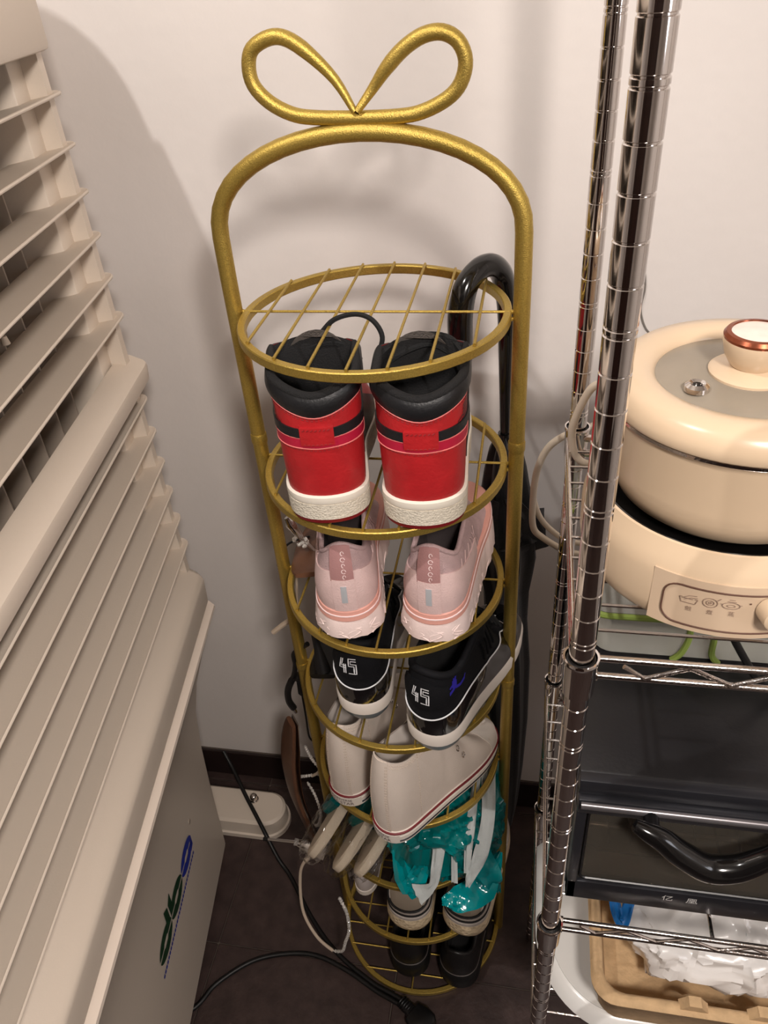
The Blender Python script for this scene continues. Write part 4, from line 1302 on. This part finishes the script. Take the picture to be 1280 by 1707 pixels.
# ================================================================= CABLES ON THE FLOOR
M_cable = mat('black_cable', (17, 16, 16), 0.45)
cb = thing('power_cable', 'black power cable running over the cooler foot to a plug on the floor', 'cable', (0.0, -0.17, 0.0))
O = Vector((0.0, -0.17, 0.0))
mesh_obj('cord', *tube(spline(L_([(-0.50, 0.262, 0.10), (-0.470, 0.232, 0.074), (-0.425, 0.178, 0.0650), (-0.372, 0.118, 0.055), (-0.325, 0.068, 0.020), (-0.288, 0.036, 0.0055), (-0.221, -0.043, 0.0052), (-0.157, -0.100, 0.0052), (-0.082, -0.142, 0.0052), (-0.035, -0.160, 0.009), (-0.012, -0.170, 0.013)]), 8), 0.0045, 10), M_cable, cb)
mesh_obj('cord', *tube(spline(L_([(-0.60, -0.36, 0.0052), (-0.50, -0.31, 0.0052), (-0.407, -0.239, 0.0052), (-0.377, -0.190, 0.0052), (-0.320, -0.140, 0.0052), (-0.253, -0.116, 0.0052), (-0.193, -0.112, 0.0052), (-0.129, -0.130, 0.0052), (-0.068, -0.157, 0.0052), (-0.035, -0.170, 0.009), (-0.010, -0.180, 0.013)]), 8), 0.0045, 10), M_cable, cb)
d = Vector((0.80, -0.55, 0)).normalized()
e = Vector((0.55, 0.80, 0)).normalized()
P0 = Vector((-0.012, -0.174, 0)) - O
sl = [(0.0, 0.009, 0.007), (0.01, 0.011, 0.008), (0.022, 0.012, 0.010), (0.024, 0.020, 0.013), (0.040, 0.025, 0.0145), (0.058, 0.024, 0.0145), (0.066, 0.018, 0.012)]
rings = []
for t_, w_, h_ in sl:
    rings.append([P0 + d * t_ + e * (w_ * sgnp(math.cos(a), 0.6)) + Vector((0, 0, 0.0150 + h_ * sgnp(math.sin(a), 0.6))) for a in [2 * PI * k / 20 for k in range(20)]])
pl = mesh_obj('plug', *loft(rings), M_black, cb, angle=45)
for q in range(5):
    mesh_obj('strain_rib', *tube([P0 + d * (-0.004 + q * 0.005) + e * (0.011 * math.cos(a)) + Vector((0, 0, 0.015 + 0.0085 * math.sin(a))) for a in [2 * PI * k / 16 for k in range(16)]], 0.0014, 6, True), M_black, pl)
for sg in (-1, 1):
    mesh_obj('pin', *tube([P0 + d * 0.064 + e * (0.009 * sg) + Vector((0, 0, 0.016)), P0 + d * 0.083 + e * (0.009 * sg) + Vector((0, 0, 0.016))], 0.0022, 8), M_chrome, pl)

# ================================================================= WIRE SHELVING UNIT
wu = thing('wire_shelving_unit', 'chrome wire shelving unit with grooved posts at the right', 'shelving', (0.213, -0.353, 0))
O = Vector((0.213, -0.353, 0))
X0, X1, Y0, Y1 = 0.213, 0.653, -0.353, -0.018
def post_mesh():
    R, g, hw = 0.0095, 0.0007, 0.0010
    zs = []
    z = 1.548 - 0.1205 * 13
    marks = []
    for k in range(17):
        b = 1.548 - 0.1205 * 13 + 0.1205 * k
        for dz in (0.0, 0.0045, 0.0281, 0.0512, 0.0743, 0.0974):
            if 0.03 < b + dz < 1.88:
                marks.append(b + dz)
    pf_ = [(0.0045, 0.0), (0.0075, 0.002), (0.0075, 0.012), (R, 0.014)]
    for m_ in sorted(marks):
        pf_ += [(R, m_ - hw), (R - g, m_ - hw * 0.4), (R - g, m_ + hw * 0.4), (R, m_ + hw)]
    pf_ += [(R, 1.895), (R - 0.002, 1.90)]
    return lathe(pf_, 20)
pm = None
for (x, y) in ((0.213, Y0), (0.2185, Y1), (X1, Y0), (X1, Y1)):
    if pm is None:
        o = mesh_obj('post', *post_mesh(), M_chrome, wu, angle=25)
        pm = o.data
    else:
        o = bpy.data.objects.new('post', pm)
        COL.objects.link(o)
        o.parent = wu
    o.location = Vector((x, y, 0)) - O
RL = 0.0028
def wshelf(z):
    zt = z
    yf, yb = -0.344, -0.026
    xl, xr = 0.2075 + 0.0, X1 - 0.004
    mb = MB()
    for yy in (yf, yb):
        mb.add(*tube(L_([(0.224, yy, zt), (X1 - 0.011, yy, zt)]), RL, 10))
        mb.add(*tube(L_([(0.224, yy, zt - 0.019), (X1 - 0.011, yy, zt - 0.019)]), RL, 10))
    for xx in (0.2085, X1 + 0.004):
        mb.add(*tube(L_([(xx, Y0 + 0.011, zt), (xx, Y1 - 0.011, zt)]), RL * 0.85, 10))
        mb.add(*tube(L_([(xx, Y0 + 0.011, zt - 0.019), (xx, Y1 - 0.011, zt - 0.019)]), RL * 0.85, 10))
    fr = mb.obj('shelf_frame', M_chromedark, wu)
    for yy in (yf, yb):
        zz_ = [(0.246, yy - 0.001, zt - 0.006)]
        k = 0
        x = 0.2625
        while x < X1 - 0.02:
            zz_.append((x, yy - 0.001, zt - 0.0175 if k % 2 == 0 else zt - 0.0025))
            x += 0.031
            k += 1
        P = L_(zz_)
        mesh_obj('truss_wire', *tube(P, 0.0019, 8), M_chromedark, fr)
    y = -0.315
    while y < Y1 - 0.02:
        mesh_obj('shelf_wire', *tube(L_([(0.2085, y, zt + 0.0012), (X1 + 0.004, y, zt + 0.0012)]), 0.0015, 6), M_chromedark, fr)
        y += 0.0288
    for xx in (0.380, 0.545):
        mesh_obj('support_wire', *tube(L_([(xx, yf, zt - 0.003), (xx, yb, zt - 0.003)]), 0.0022, 8), M_chromedark, fr)
    for (x, y) in ((0.213, Y0), (0.2185, Y1), (X1, Y0), (X1, Y1)):
        v, f = lathe([(0.0100, zt - 0.028), (0.0118, zt - 0.0279), (0.0120, zt - 0.0275), (0.0128, zt + 0.0058), (0.0136, zt + 0.0068), (0.0140, zt + 0.0088), (0.0136, zt + 0.0105), (0.0120, zt + 0.0102), (0.0112, zt + 0.004), (0.0100, zt + 0.003)], 24, (x - O.x, y - O.y), False, False)
        mesh_obj('corner_collar', v, f, M_chrome, fr, angle=22)
        v, f = lathe([(0.0098, zt + 0.001), (0.0112, zt + 0.003), (0.0110, zt + 0.0085), (0.0097, zt + 0.0088)], 20, (x - O.x, y - O.y), False, False)
        mesh_obj('split_sleeve', v, f, M_black, fr)
        mb = MB()
        for dz in (0.0, -0.019):
            sx = 1 if x < 0.4 else -1
            mb.add(*tube([Vector((x + sx * 0.009, y + (0.009 if y < -0.2 else -0.008), zt + dz)) - O, Vector((x + sx * 0.0145, y + (0.009 if y < -0.2 else -0.008), zt + dz)) - O], 0.0042, 8))
        mb.obj('weld_bead', M_chromedark, fr)
    return fr
ZU, ZL, ZB = 1.160, 0.752, 0.440
for z in (ZU, ZL, ZB):
    wshelf(z)

# ================================================================= ELECTRIC COOKING POT
M_creamp = mat('cream_enamel', (208, 184, 155), 0.28, coat=0.3)
M_creamflat = mat('cream_panel', (202, 178, 152), 0.4)
M_copper = mat('copper_trim', (150, 84, 60), 0.25, metal=0.9)
M_brownline = mat('brown_outline', (88, 60, 48), 0.5)
M_greyprint = mat('grey_brown_print', (146, 122, 106), 0.6)
M_glass = mat('steamed_lid_glass', (196, 184, 166), 0.12, trans=0.55, ior=1.15, coat=0.3, var=0.06, vscale=25)
ZP = ZU + 0.0029
PC = Vector((0.327, -0.205, ZP))
pot = thing('electric_cooking_pot', 'cream electric cooking pot with glass lid on the top wire shelf', 'pot', PC)
mesh_obj('base', *lathe([(0.095, 0.0), (0.106, 0.0005), (0.110, 0.006), (0.1120, 0.018), (0.1125, 0.046), (0.1115, 0.054), (0.1085, 0.062), (0.1045, 0.070), (0.1030, 0.0735), (0.1010, 0.0740), (0.1000, 0.070)], 96, (0, 0), True, False), M_creamp, pot)
mesh_obj('heating_ring', *lathe([(0.1002, 0.068), (0.1000, 0.0725), (0.0985, 0.0730), (0.0965, 0.066), (0.0900, 0.062), (0.02, 0.062)], 96, (0, 0), False, True), M_blackgloss, pot)
mesh_obj('cooking_bowl', *lathe([(0.060, 0.064), (0.078, 0.066), (0.0875, 0.074), (0.0925, 0.086), (0.0952, 0.100), (0.0975, 0.140), (0.0985, 0.1435), (0.1000, 0.1450), (0.0985, 0.1470)], 96), M_creamp, pot)
mesh_obj('bowl_rim', *lathe([(0.0975, 0.1445), (0.1004, 0.1455), (0.1004, 0.1480), (0.0970, 0.1490)], 96), M_chromedark, pot)
mesh_obj('lid_rim', *lathe([(0.0970, 0.1480), (0.1010, 0.1490), (0.1022, 0.1520), (0.1018, 0.1580), (0.0985, 0.1655), (0.0930, 0.1705), (0.0820, 0.1722), (0.0730, 0.1700), (0.0690, 0.1668), (0.0675, 0.1640), (0.0675, 0.1560)], 96, (0, 0), False, False), M_creamp, pot)
mesh_obj('lid_glass', *lathe([(0.0685, 0.1605), (0.0685, 0.1640), (0.0500, 0.1670), (0.0250, 0.1685), (0.001, 0.1690)], 64, (0, 0), True, True), M_glass, pot)
mesh_obj('lid_lining', *lathe([(0.0970, 0.1470), (0.0690, 0.1570), (0.03, 0.1590), (0.001, 0.1590)], 48, (0, 0), False, True), mat('fogged_glass_underside', (150, 138, 120), 0.7), pot)
va = math.radians(-147)
vc = Vector((0.050 * math.cos(va), 0.050 * math.sin(va), 0))
v, f = lathe([(0.0032, 0.1660), (0.0036, 0.1715), (0.0060, 0.1728), (0.0088, 0.1705), (0.0092, 0.1670)], 20, (vc.x, vc.y), False, False)
mesh_obj('steam_vent', v, f, M_chrome, pot)
mesh_obj('vent_hole', *lathe([(0.0037, 0.1672), (0.0037, 0.1690)], 12, (vc.x, vc.y)), M_black, pot)
kx, ky = 0.0, 0.0
mesh_obj('knob_base', *lathe([(0.0300, 0.1675), (0.0302, 0.1700), (0.0280, 0.1718), (0.0180, 0.1730), (0.0155, 0.1750)], 48, (kx, ky)), M_creamp, pot)
kn = mesh_obj('knob', *lathe([(0.0150, 0.1740), (0.0170, 0.1760), (0.0215, 0.1835), (0.0240, 0.1930), (0.0240, 0.1960)], 48, (kx, ky)), M_creamp, pot)
mesh_obj('knob_ring', *lathe([(0.0238, 0.1955), (0.0243, 0.1980), (0.0225, 0.2005), (0.0195, 0.2010), (0.0190, 0.1995)], 48, (kx, ky), False, False), M_copper, kn)
mesh_obj('knob_cap', *lathe([(0.0194, 0.1990), (0.0190, 0.2000), (0.0100, 0.2008), (0.001, 0.2009)], 48, (kx, ky)), mat('pale_knob_inlay', (232, 216, 204), 0.25, coat=0.4, var=0.08, vscale=90), kn)
# control panel, wrapped on the front of the base
def on_base(deg, z, r=0.1135):
    a = math.radians(deg)
    return Vector((r * math.cos(a), r * math.sin(a), z))
def base_patch(poly2, r0, r1):
    return loft([[on_base(a, z, r0) for a, z in poly2], [on_base(a, z, r1) for a, z in poly2]], False, True)
def curved_panel(d0, d1, z0, z1, r, th):
    n = 40
    rings = []
    for i in range(n + 1):
        dd = d0 + (d1 - d0) * i / n
        rings.append([on_base(dd, z0, r - 0.002), on_base(dd, z0, r + th), on_base(dd, z1, r + th), on_base(dd, z1, r - 0.002)])
    return loft(rings)
mesh_obj('control_panel', *curved_panel(-123.5, -36.5, 0.0025, 0.0535, 0.1122, 0.0005), M_creamflat, pot, angle=30)
rr = rrect(-118.5, 0.0085, -41.5, 0.0465, 0.0, 1)
outl = []
dcx = 6.2
for (cx, cz, a0) in ((-41.5 - dcx, 0.0085 + 0.012, -90), (-41.5 - dcx, 0.0465 - 0.012, 0), (-118.5 + dcx, 0.0465 - 0.012, 90), (-118.5 + dcx, 0.0085 + 0.012, 180)):
    for k in range(7):
        t_ = math.radians(a0 + 15 * k)
        outl.append((cx + dcx * math.cos(t_), cz + 0.012 * math.sin(t_)))
dense = []
for (a, b), (c, d_) in zip(outl, outl[1:] + outl[:1]):
    k = max(1, int(abs(c - a) / 3))
    dense += [(a + (c - a) * i / k, b + (d_ - b) * i / k) for i in range(k)]
mesh_obj('panel_outline', *tube([on_base(a, z, 0.1136) for a, z in dense], 0.0007, 6, True), M_brownline, pot)
def panel_print(mb, lines, deg, z, w_):
    V, F = strokes2d(lines, w_)
    mb.add([on_base(deg + math.degrees(a / 0.1134), z + b, 0.11365) for a, b in V], F)
g = MB()
def circ(cx, cy, rx, ry, n=14, a0=0, a1=360):
    return [(cx + rx * math.cos(math.radians(a0 + (a1 - a0) * k / n)), cy + ry * math.sin(math.radians(a0 + (a1 - a0) * k / n))) for k in range(n + 1)]
panel_print(g, [[(-0.0065, 0.001), (-0.0050, -0.0038), (0.0050, -0.0038), (0.0065, 0.001)], [(-0.0045, 0.0), (0.0, 0.0035), (0.0055, 0.0045)], [(-0.003, -0.001), (0.002, 0.0018), (0.0062, 0.0025)], [(-0.0065, 0.001), (-0.0045, 0.001)], [(0.0045, 0.001), (0.0065, 0.001)], [(-0.0032, 0.0005), (0.0032, 0.0005)]], -109.0, 0.0345, 0.0006)
panel_print(g, [circ(0, 0, 0.0052, 0.0044), circ(0, 0, 0.0027, 0.0022), circ(0, 0, 0.0009, 0.0008, 8), [(0.0045, 0.003), (0.0070, 0.0055)]], -101.4, 0.0355, 0.0006)
panel_print(g, [circ(0, -0.001, 0.0062, 0.0032), [(-0.0075, 0.0), (-0.006, 0.0)], [(0.006, 0.0), (0.0075, 0.0)], circ(0, -0.0012, 0.0028, 0.0012), [(-0.003, 0.003), (0.003, 0.003)], [(-0.002, 0.0048), (0.002, 0.0048)]], -94.1, 0.0365, 0.0006)
g.obj('mode_icon', M_greyprint, pot, smooth=False)
g = MB()
for body, deg, z in (('煎', -108.4, 0.0250), ('煮', -100.9, 0.0260), ('蒸', -93.4, 0.0272)):
    V, F = text2d(body, 0.0050)
    g.add([on_base(deg + math.degrees(a / 0.1134), z + b, 0.11365) for a, b in V], F)
g.obj('mode_lettering', M_greyprint, pot, smooth=False)
g = MB()
panel_print(g, [circ(0, 0, 0.0004, 0.0004, 8)], -87.6, 0.0388, 0.0008)
g.obj('indicator_dot', M_brownline, pot, smooth=False)
ka = -79.5
kdir = on_base(ka, 0, 1.0)
kz = Vector((0, 0, 0.0340))
mesh_obj('dial', *tube([kdir * 0.1130 + kz, kdir * 0.1160 + kz, kdir * 0.1260 + kz, kdir * 0.1275 + kz], [0.0118, 0.0118, 0.0108, 0.0085], 28), M_creamp, pot)
cdn = thing('pot_power_cord', 'black cord hanging below the cream pot over the oven', 'cable', (0.35, -0.16, 1.05))
O = Vector((0.35, -0.16, 1.05))
mesh_obj('cord', *tube(spline(L_([(0.318, -0.15, 1.152), (0.326, -0.190, 1.130), (0.345, -0.215, 1.098), (0.372, -0.222, 1.050), (0.400, -0.215, 1.005), (0.430, -0.190, 0.982)]), 8), 0.0036, 10), M_cable, cdn)

# clear container with green seal, standing on the oven
OX0, OX1, OY0, OY1, OZ0, OZ1 = 0.2285, 0.600, -0.322, -0.050, ZL + 0.0120, 0.972
M_clearbox = mat('clear_container_plastic', (206, 206, 198), 0.18, trans=0.55, ior=1.2, bump=0.2, bscale=30)
M_lime = mat('lime_green_seal', (150, 172, 84), 0.4)
ct = thing('food_container', 'clear plastic food container with lime green seals lying on the oven', 'container', (0.34, -0.10, OZ1 + 0.0005))
O = Vector((0.34, -0.10, OZ1 + 0.0005))
rings = []
for z, k in ((0.0, -0.006), (0.004, -0.001), (0.060, 0.004), (0.064, 0.008), (0.070, 0.008)):
    rings.append([(x, y, z) for x, y in rrect(-0.095 - k, -0.062 - k, 0.110 + k, 0.045 + k, 0.02)])
mesh_obj('container_body', *loft(rings), M_clearbox, ct, angle=40)
mesh_obj('green_seal', *tube([(x, y, 0.066) for x, y in rrect(-0.104, -0.071, 0.119, 0.054, 0.02)], 0.0035, 8, True), M_lime, ct)
for xx in (-0.004, 0.020):
    mesh_obj('green_seal', *tube(spline([(xx, -0.070, 0.062), (xx + 0.002, -0.0690, 0.040), (xx + (0.004 if xx > 0 else -0.002), -0.067, 0.016), (xx + (0.012 if xx > 0 else -0.010), -0.0660, 0.004)], 5), 0.0034, 8), M_lime, ct)

# ================================================================= TOASTER OVEN
M_oven = mat('black_oven_enamel', (26, 25, 27), 0.36, bump=0.1, bscale=250, var=0.25, vscale=14)
M_ovenface = mat('dark_oven_face', (40, 40, 44), 0.3, metal=0.3)
M_oveninner = mat('oven_cavity', (176, 168, 156), 0.45, metal=0.25)
M_ovenglass = mat('oven_glass', (150, 142, 130), 0.06, trans=0.85, ior=1.1)  # grey base gives the pane a lit haze, standing in for room reflections
ov = thing('toaster_oven', 'black toaster oven with glass door on the middle wire shelf', 'oven', (OX0, OY0, OZ0))
O = Vector((OX0, OY0, OZ0))
W_, D_, H_ = OX1 - OX0, OY1 - OY0, OZ1 - OZ0
def addbox(mb, b, bev=0.0):
    mb.add(*box(*b, bev))
mb = MB()
addbox(mb, (0, 0.010, H_ - 0.010, W_, D_, H_), 0.003)
addbox(mb, (0, 0.010, 0.004, W_, D_, 0.014), 0.002)
addbox(mb, (0, 0.010, 0.010, 0.008, D_, H_ - 0.006), 0.001)
addbox(mb, (W_ - 0.008, 0.010, 0.010, W_, D_, H_ - 0.006), 0.001)
addbox(mb, (0, D_ - 0.008, 0.010, W_, D_, H_ - 0.006), 0.001)
mb.obj('oven_case', M_oven, ov, angle=30)
mb = MB()
addbox(mb, (0.010, 0.02, 0.0145, W_ - 0.010, D_ - 0.012, 0.017))
addbox(mb, (0.0085, 0.02, 0.016, 0.0105, D_ - 0.012, H_ - 0.012))
addbox(mb, (0.010, D_ - 0.012, 0.016, W_ - 0.010, D_ - 0.0085, H_ - 0.012))
addbox(mb, (0.010, 0.02, H_ - 0.014, W_ - 0.010, D_ - 0.012, H_ - 0.0105))
mb.obj('cavity_lining', M_oveninner, ov, angle=30)
mb = MB()
addbox(mb, (0, 0.000, H_ - 0.0205, W_, 0.012, H_ - 0.0005), 0.0022)
mb.obj('top_face', M_ovenface, ov, angle=30)
# hinged glass door
mb = MB()
zt_, zb_ = H_ - 0.022, 0.004
addbox(mb, (0.000, -0.006, zt_ - 0.022, W_ - 0.075, 0.009, zt_), 0.0025)
addbox(mb, (0.000, -0.004, zb_, W_ - 0.075, 0.009, zb_ + 0.034), 0.0015)
addbox(mb, (0.000, -0.004, zb_, 0.010, 0.009, zt_ - 0.010), 0.0015)
addbox(mb, (W_ - 0.087, -0.004, zb_, W_ - 0.075, 0.009, zt_ - 0.010), 0.0015)
dr = mb.obj('door_frame', M_ovenface, ov, angle=30)
mesh_obj('door_bead', *tube([(0.003, -0.0062, zt_ - 0.0065), (W_ - 0.078, -0.0062, zt_ - 0.0065)], 0.0042, 12), mat('grey_satin_trim', (112, 108, 110), 0.3, metal=0.6), dr)
mesh_obj('door_glass', *box(0.008, 0.001, zb_ + 0.03, W_ - 0.084, 0.004, zt_ - 0.018), M_ovenglass, dr, smooth=False)
mesh_obj('door_inner_lip', *tube([(x, 0.000, z) for x, z in rrect(0.0125, zb_ + 0.036, W_ - 0.0895, zt_ - 0.025, 0.006)], 0.0016, 6, True), M_black, dr)
hpts = spline([(0.0490, -0.026, 0.187), (0.060, -0.029, 0.183), (0.074, -0.031, 0.176), (0.092, -0.034, 0.162), (0.116, -0.036, 0.148), (0.140, -0.035, 0.151), (0.160, -0.032, 0.164), (0.176, -0.029, 0.178), (0.190, -0.026, 0.182)], 6)
nh = len(hpts)
mesh_obj('door_handle', *tube(hpts, [0.0058 + 0.0072 * math.sin(PI * i / (nh - 1)) for i in range(nh)], 16), M_blackgloss, dr)
for xx in (0.066, 0.178):
    mesh_obj('handle_mount', *tube([(xx, -0.002, zt_ - 0.012), (xx, -0.028, zt_ - 0.006)], [0.0075, 0.0062], 14), M_black, dr)
g = MB()
for ch, xx in (('亿', 0.102), ('凰', 0.126)):
    V, F = text2d(ch, 0.0125)
    g.add([(xx + a * (0.95), -0.0047, zb_ + 0.0235 + b * 0.85) for a, b in V], F)
g.obj('door_lettering', mat('silver_print', (206, 204, 200), 0.4), dr, smooth=False)
mb = MB()
for k in range(14):
    xx = 0.02 + k * 0.022
    mb.add(*tube([(xx, 0.03, 0.062), (xx, D_ - 0.02, 0.062)], 0.0012, 6))
mb.obj('rack_wire', M_chromedark, ov)
mesh_obj('rack_rim', *tube([(x, y, 0.0635) for x, y in rrect(0.012, 0.020, W_ - 0.09, D_ - 0.016, 0.02)], 0.0017, 8, True), M_chromedark, ov)
for yy in (0.07, 0.16):
    mesh_obj('heating_rod', *tube([(0.012, yy, 0.030), (W_ - 0.02, yy, 0.030)], 0.0035, 10), M_chromedark, ov)
for xx in (0.02, W_ - 0.03):
    for yy in (0.03, D_ - 0.03):
        mesh_obj('oven_foot', *lathe([(0.008, -0.0092), (0.009, -0.004), (0.009, 0.005)], 14, (xx, yy)), M_black, ov)
mesh_obj('control_face', *box(W_ - 0.074, -0.004, 0.004, W_, 0.012, H_ - 0.022, 0.002), M_ovenface, ov)
for k in range(3):
    mesh_obj('control_knob', *tube([(W_ - 0.037, -0.003, 0.04 + k * 0.052), (W_ - 0.037, -0.018, 0.04 + k * 0.052)], [0.014, 0.012], 20), M_black, ov)

# ================================================================= BOTTOM SHELF: WHITE SLAB, PULP CRATE, CARRIER BAG
ZW = ZB + 0.0029
M_wgloss = mat('white_gloss_plastic', (228, 226, 222), 0.22, coat=0.3)
slab = thing('white_appliance', 'flat white plastic appliance with rounded corner under the tan crate', 'appliance', (0.0, 0.0, ZW))
def slab_loop(ins):
    out = []
    cx, cy, r = 0.318, -0.205, 0.108 - ins
    x1, y1 = 0.600 - ins, -0.06 - ins
    for k in range(15):
        a = math.radians(180 + 90 * k / 14)
        out.append((cx + r * math.cos(a), cy - 0.008 + (r + 0.014) * math.sin(a)))
    out += [(x1, cy - 0.008 - (r + 0.014)), (x1, y1), (cx - r + 0.03, y1), (cx - r, y1 - 0.03)]
    return out
rings = [[(x, y, z) for x, y in slab_loop(i)] for i, z in ((0.012, 0.0), (0.003, 0.004), (0.0, 0.012), (0.006, 0.022), (0.016, 0.029))]
mesh_obj('body', *loft(rings), M_wgloss, slab, angle=40)
rings = [[(x, y, z) for x, y in slab_loop(i)] for i, z in ((0.0175, 0.0285), (0.0178, 0.0305), (0.020, 0.0310))]
mesh_obj('top_plate', *loft(rings), mat('light_grey_gloss', (214, 212, 208), 0.2, coat=0.2), slab, angle=40)

M_pulp = mat('tan_paper_pulp', (206, 172, 130), 0.85, bump=0.6, bscale=160, var=0.14, vscale=60)
CX0, CX1, CY0, CY1 = 0.276, 0.590, -0.338, -0.070
ZC = ZW + 0.0313
HC = 0.080
cr = thing('pulp_crate', 'tan paper pulp crate with a rolled rim on the bottom wire shelf', 'crate', (CX0, CY0, ZC))
W2, D2 = CX1 - CX0, CY1 - CY0
def cl(k, r=0.030):
    return rrect(k, k, W2 - k, D2 - k, max(r - k * 0.3, 0.008), 6)
rings = []
for k, z in ((0.020, 0.0), (0.014, 0.004), (0.004, HC - 0.014), (0.000, HC - 0.010), (-0.001, HC - 0.004), (0.003, HC), (0.010, HC), (0.0145, HC - 0.004), (0.0155, HC - 0.010), (0.024, 0.012), (0.034, 0.007)):
    rings.append([(x, y, z) for x, y in cl(k)])
mesh_obj('crate_body', *loft(rings), M_pulp, cr, angle=45)
for xx in (0.118, 0.196, 0.262):
    v, f = loft([[(xx - 0.017, y, HC - 0.001), (xx - 0.010, y, HC + 0.007), (xx - 0.007, y, HC + 0.012), (xx + 0.007, y, HC + 0.012), (xx + 0.010, y, HC + 0.007), (xx + 0.017, y, HC - 0.001)] for y in (0.004, 0.007, 0.014, 0.016)])
    mesh_obj('rim_tooth', v, f, M_pulp, cr, angle=35)

M_wbag = mat('white_carrier_plastic', (238, 234, 230), 0.25, bump=0.4, bscale=40, trans=0.0, coat=0.4)
M_bluehandle = mat('blue_bag_handle', (28, 104, 172), 0.3, coat=0.3)
wb_ = thing('carrier_bag', 'full white plastic carrier bag with blue handles inside the tan crate', 'bag', (0.430, -0.200, ZC + 0.0135))
def wbs(d):
    d = d.copy()
    d.z = d.z if d.z < 0 else d.z * (1.0 + 0.25 * math.sin(d.x * 20 + d.y * 12))
    return d
v, f = blob(bagfn((0, 0, 0.062), (0.112, 0.094, 0.052), 0.62, 0.62, 0.010, 18, 8.3, wbs), 110, 56)
mesh_obj('bag_body', v, f, M_wbag, wb_, angle=22)
sheet('blue_handle', [Vector(p) - wb_.location for p in [(0.338, -0.170, 0.600), (0.330, -0.205, 0.606), (0.320, -0.238, 0.602), (0.312, -0.262, 0.596), (0.304, -0.246, 0.600), (0.302, -0.215, 0.606), (0.306, -0.180, 0.604)]], [0.012, 0.015, 0.014, 0.012, 0.014, 0.013, 0.012], M_bluehandle, wb_, (0.0, -0.3, 0.95), 0.005, 21.0)
sheet('strap', [(0.030, 0.02, 0.122), (0.034, -0.045, 0.112), (0.034, -0.085, 0.082), (0.030, -0.094, 0.055)], [0.010, 0.012, 0.012, 0.014], M_ribbon, wb_, (0, -0.6, 0.8), 0.003, 22.0)
mb = MB()
for k in range(9):
    x = -0.042 + k * 0.0075
    mb.add(*tube([(x, 0.002, 0.1262 + 0.0006 * (k % 2)), (x + 0.006, 0.0032, 0.1262)], 0.0008, 5))
mb.obj('red_dash', mat('red_print', (190, 60, 62), 0.5), wb_)

# ================================================================= WHITE CABLES BEHIND THE SHELVING
M_wcable = mat('cream_cable', (224, 210, 190), 0.4)
wc = thing('white_cable', 'thick cream cable looping around the rear chrome post', 'cable', (0.22, 0.0, 1.0))
O = Vector((0.22, 0.0, 1.0))
loopA = [(0.2640, -0.1180, 1.200), (0.2610, -0.0900, 1.235), (0.2500, -0.064, 1.249), (0.2336, -0.055, 1.2405), (0.224, -0.055, 1.2324), (0.2144, -0.055, 1.2062), (0.2107, -0.055, 1.1834), (0.2158, -0.055, 1.158), (0.2290, -0.050, 1.1430), (0.2480, -0.010, 1.1240), (0.2800, 0.030, 1.1220), (0.2900, 0.058, 1.1360), (0.275, 0.068, 1.1420)]
mesh_obj('cord', *tube(spline(L_(loopA), 8), 0.0042, 10), M_wcable, wc)
loopB = [(0.276, 0.068, 1.1420), (0.2513, 0.08, 1.1174), (0.2344, 0.08, 1.1085), (0.217, 0.08, 1.1019), (0.1928, 0.08, 1.081), (0.1798, 0.08, 1.0442), (0.1768, 0.085, 0.9880), (0.1794, 0.085, 0.9480), (0.193, 0.085, 0.9310), (0.2223, 0.085, 0.9110), (0.262, 0.100, 0.880), (0.300, 0.120, 0.780), (0.310, 0.135, 0.400), (0.315, 0.150, 0.030), (0.340, 0.160, 0.005), (0.420, 0.170, 0.005)]
mesh_obj('cord', *tube(spline(L_(loopB), 8), 0.0046, 10), M_wcable, wc)
loopC = [(0.1765, 0.094, 1.012), (0.1783, 0.097, 0.985), (0.1918, 0.097, 0.9500), (0.2215, 0.097, 0.9210), (0.262, 0.112, 0.890), (0.290, 0.132, 0.780), (0.296, 0.150, 0.400), (0.300, 0.165, 0.030), (0.330, 0.178, 0.005), (0.420, 0.186, 0.005)]
mesh_obj('cord', *tube(spline(L_(loopC), 8), 0.0040, 10), M_wcable, wc)
ww = thing('wall_wire', 'thin grey wire hanging on the wall above the cream pot', 'wire', (0.30, 0.277, 1.2))
O = Vector((0.30, 0.277, 1.2))
mesh_obj('cord', *tube(spline(L_([(0.262, 0.2775, 1.330), (0.2782, 0.2775, 1.2843), (0.2923, 0.2775, 1.2589), (0.3046, 0.2775, 1.2376), (0.3097, 0.2775, 1.2093), (0.3079, 0.2775, 1.1801), (0.3166, 0.2775, 1.1544), (0.3322, 0.2775, 1.1369), (0.36, 0.2775, 1.10)]), 8), 0.0012, 6), mat('grey_wire', (120, 114, 108), 0.5), ww)

# ================================================================= CEILING LAMP FIXTURES
for loc, lab in ((LAMP_A, 'round white ceiling downlight above the air cooler'), (LAMP_B, 'round white hanging lamp behind the camera')):
    t = thing('ceiling_light', lab, 'lamp', (loc[0], loc[1], 2.7 if loc is LAMP_A else 2.20))
    mesh_obj('lamp_rim', *lathe([(0.075, -0.001), (0.078, -0.012), (0.060, -0.020), (0.052, -0.012)], 32, (0, 0), False, False), M_ceil, t)
    mesh_obj('diffuser', *lathe([(0.056, -0.006), (0.05, -0.003), (0.001, -0.002)], 32, (0, 0), False, True), M_lampglow, t)
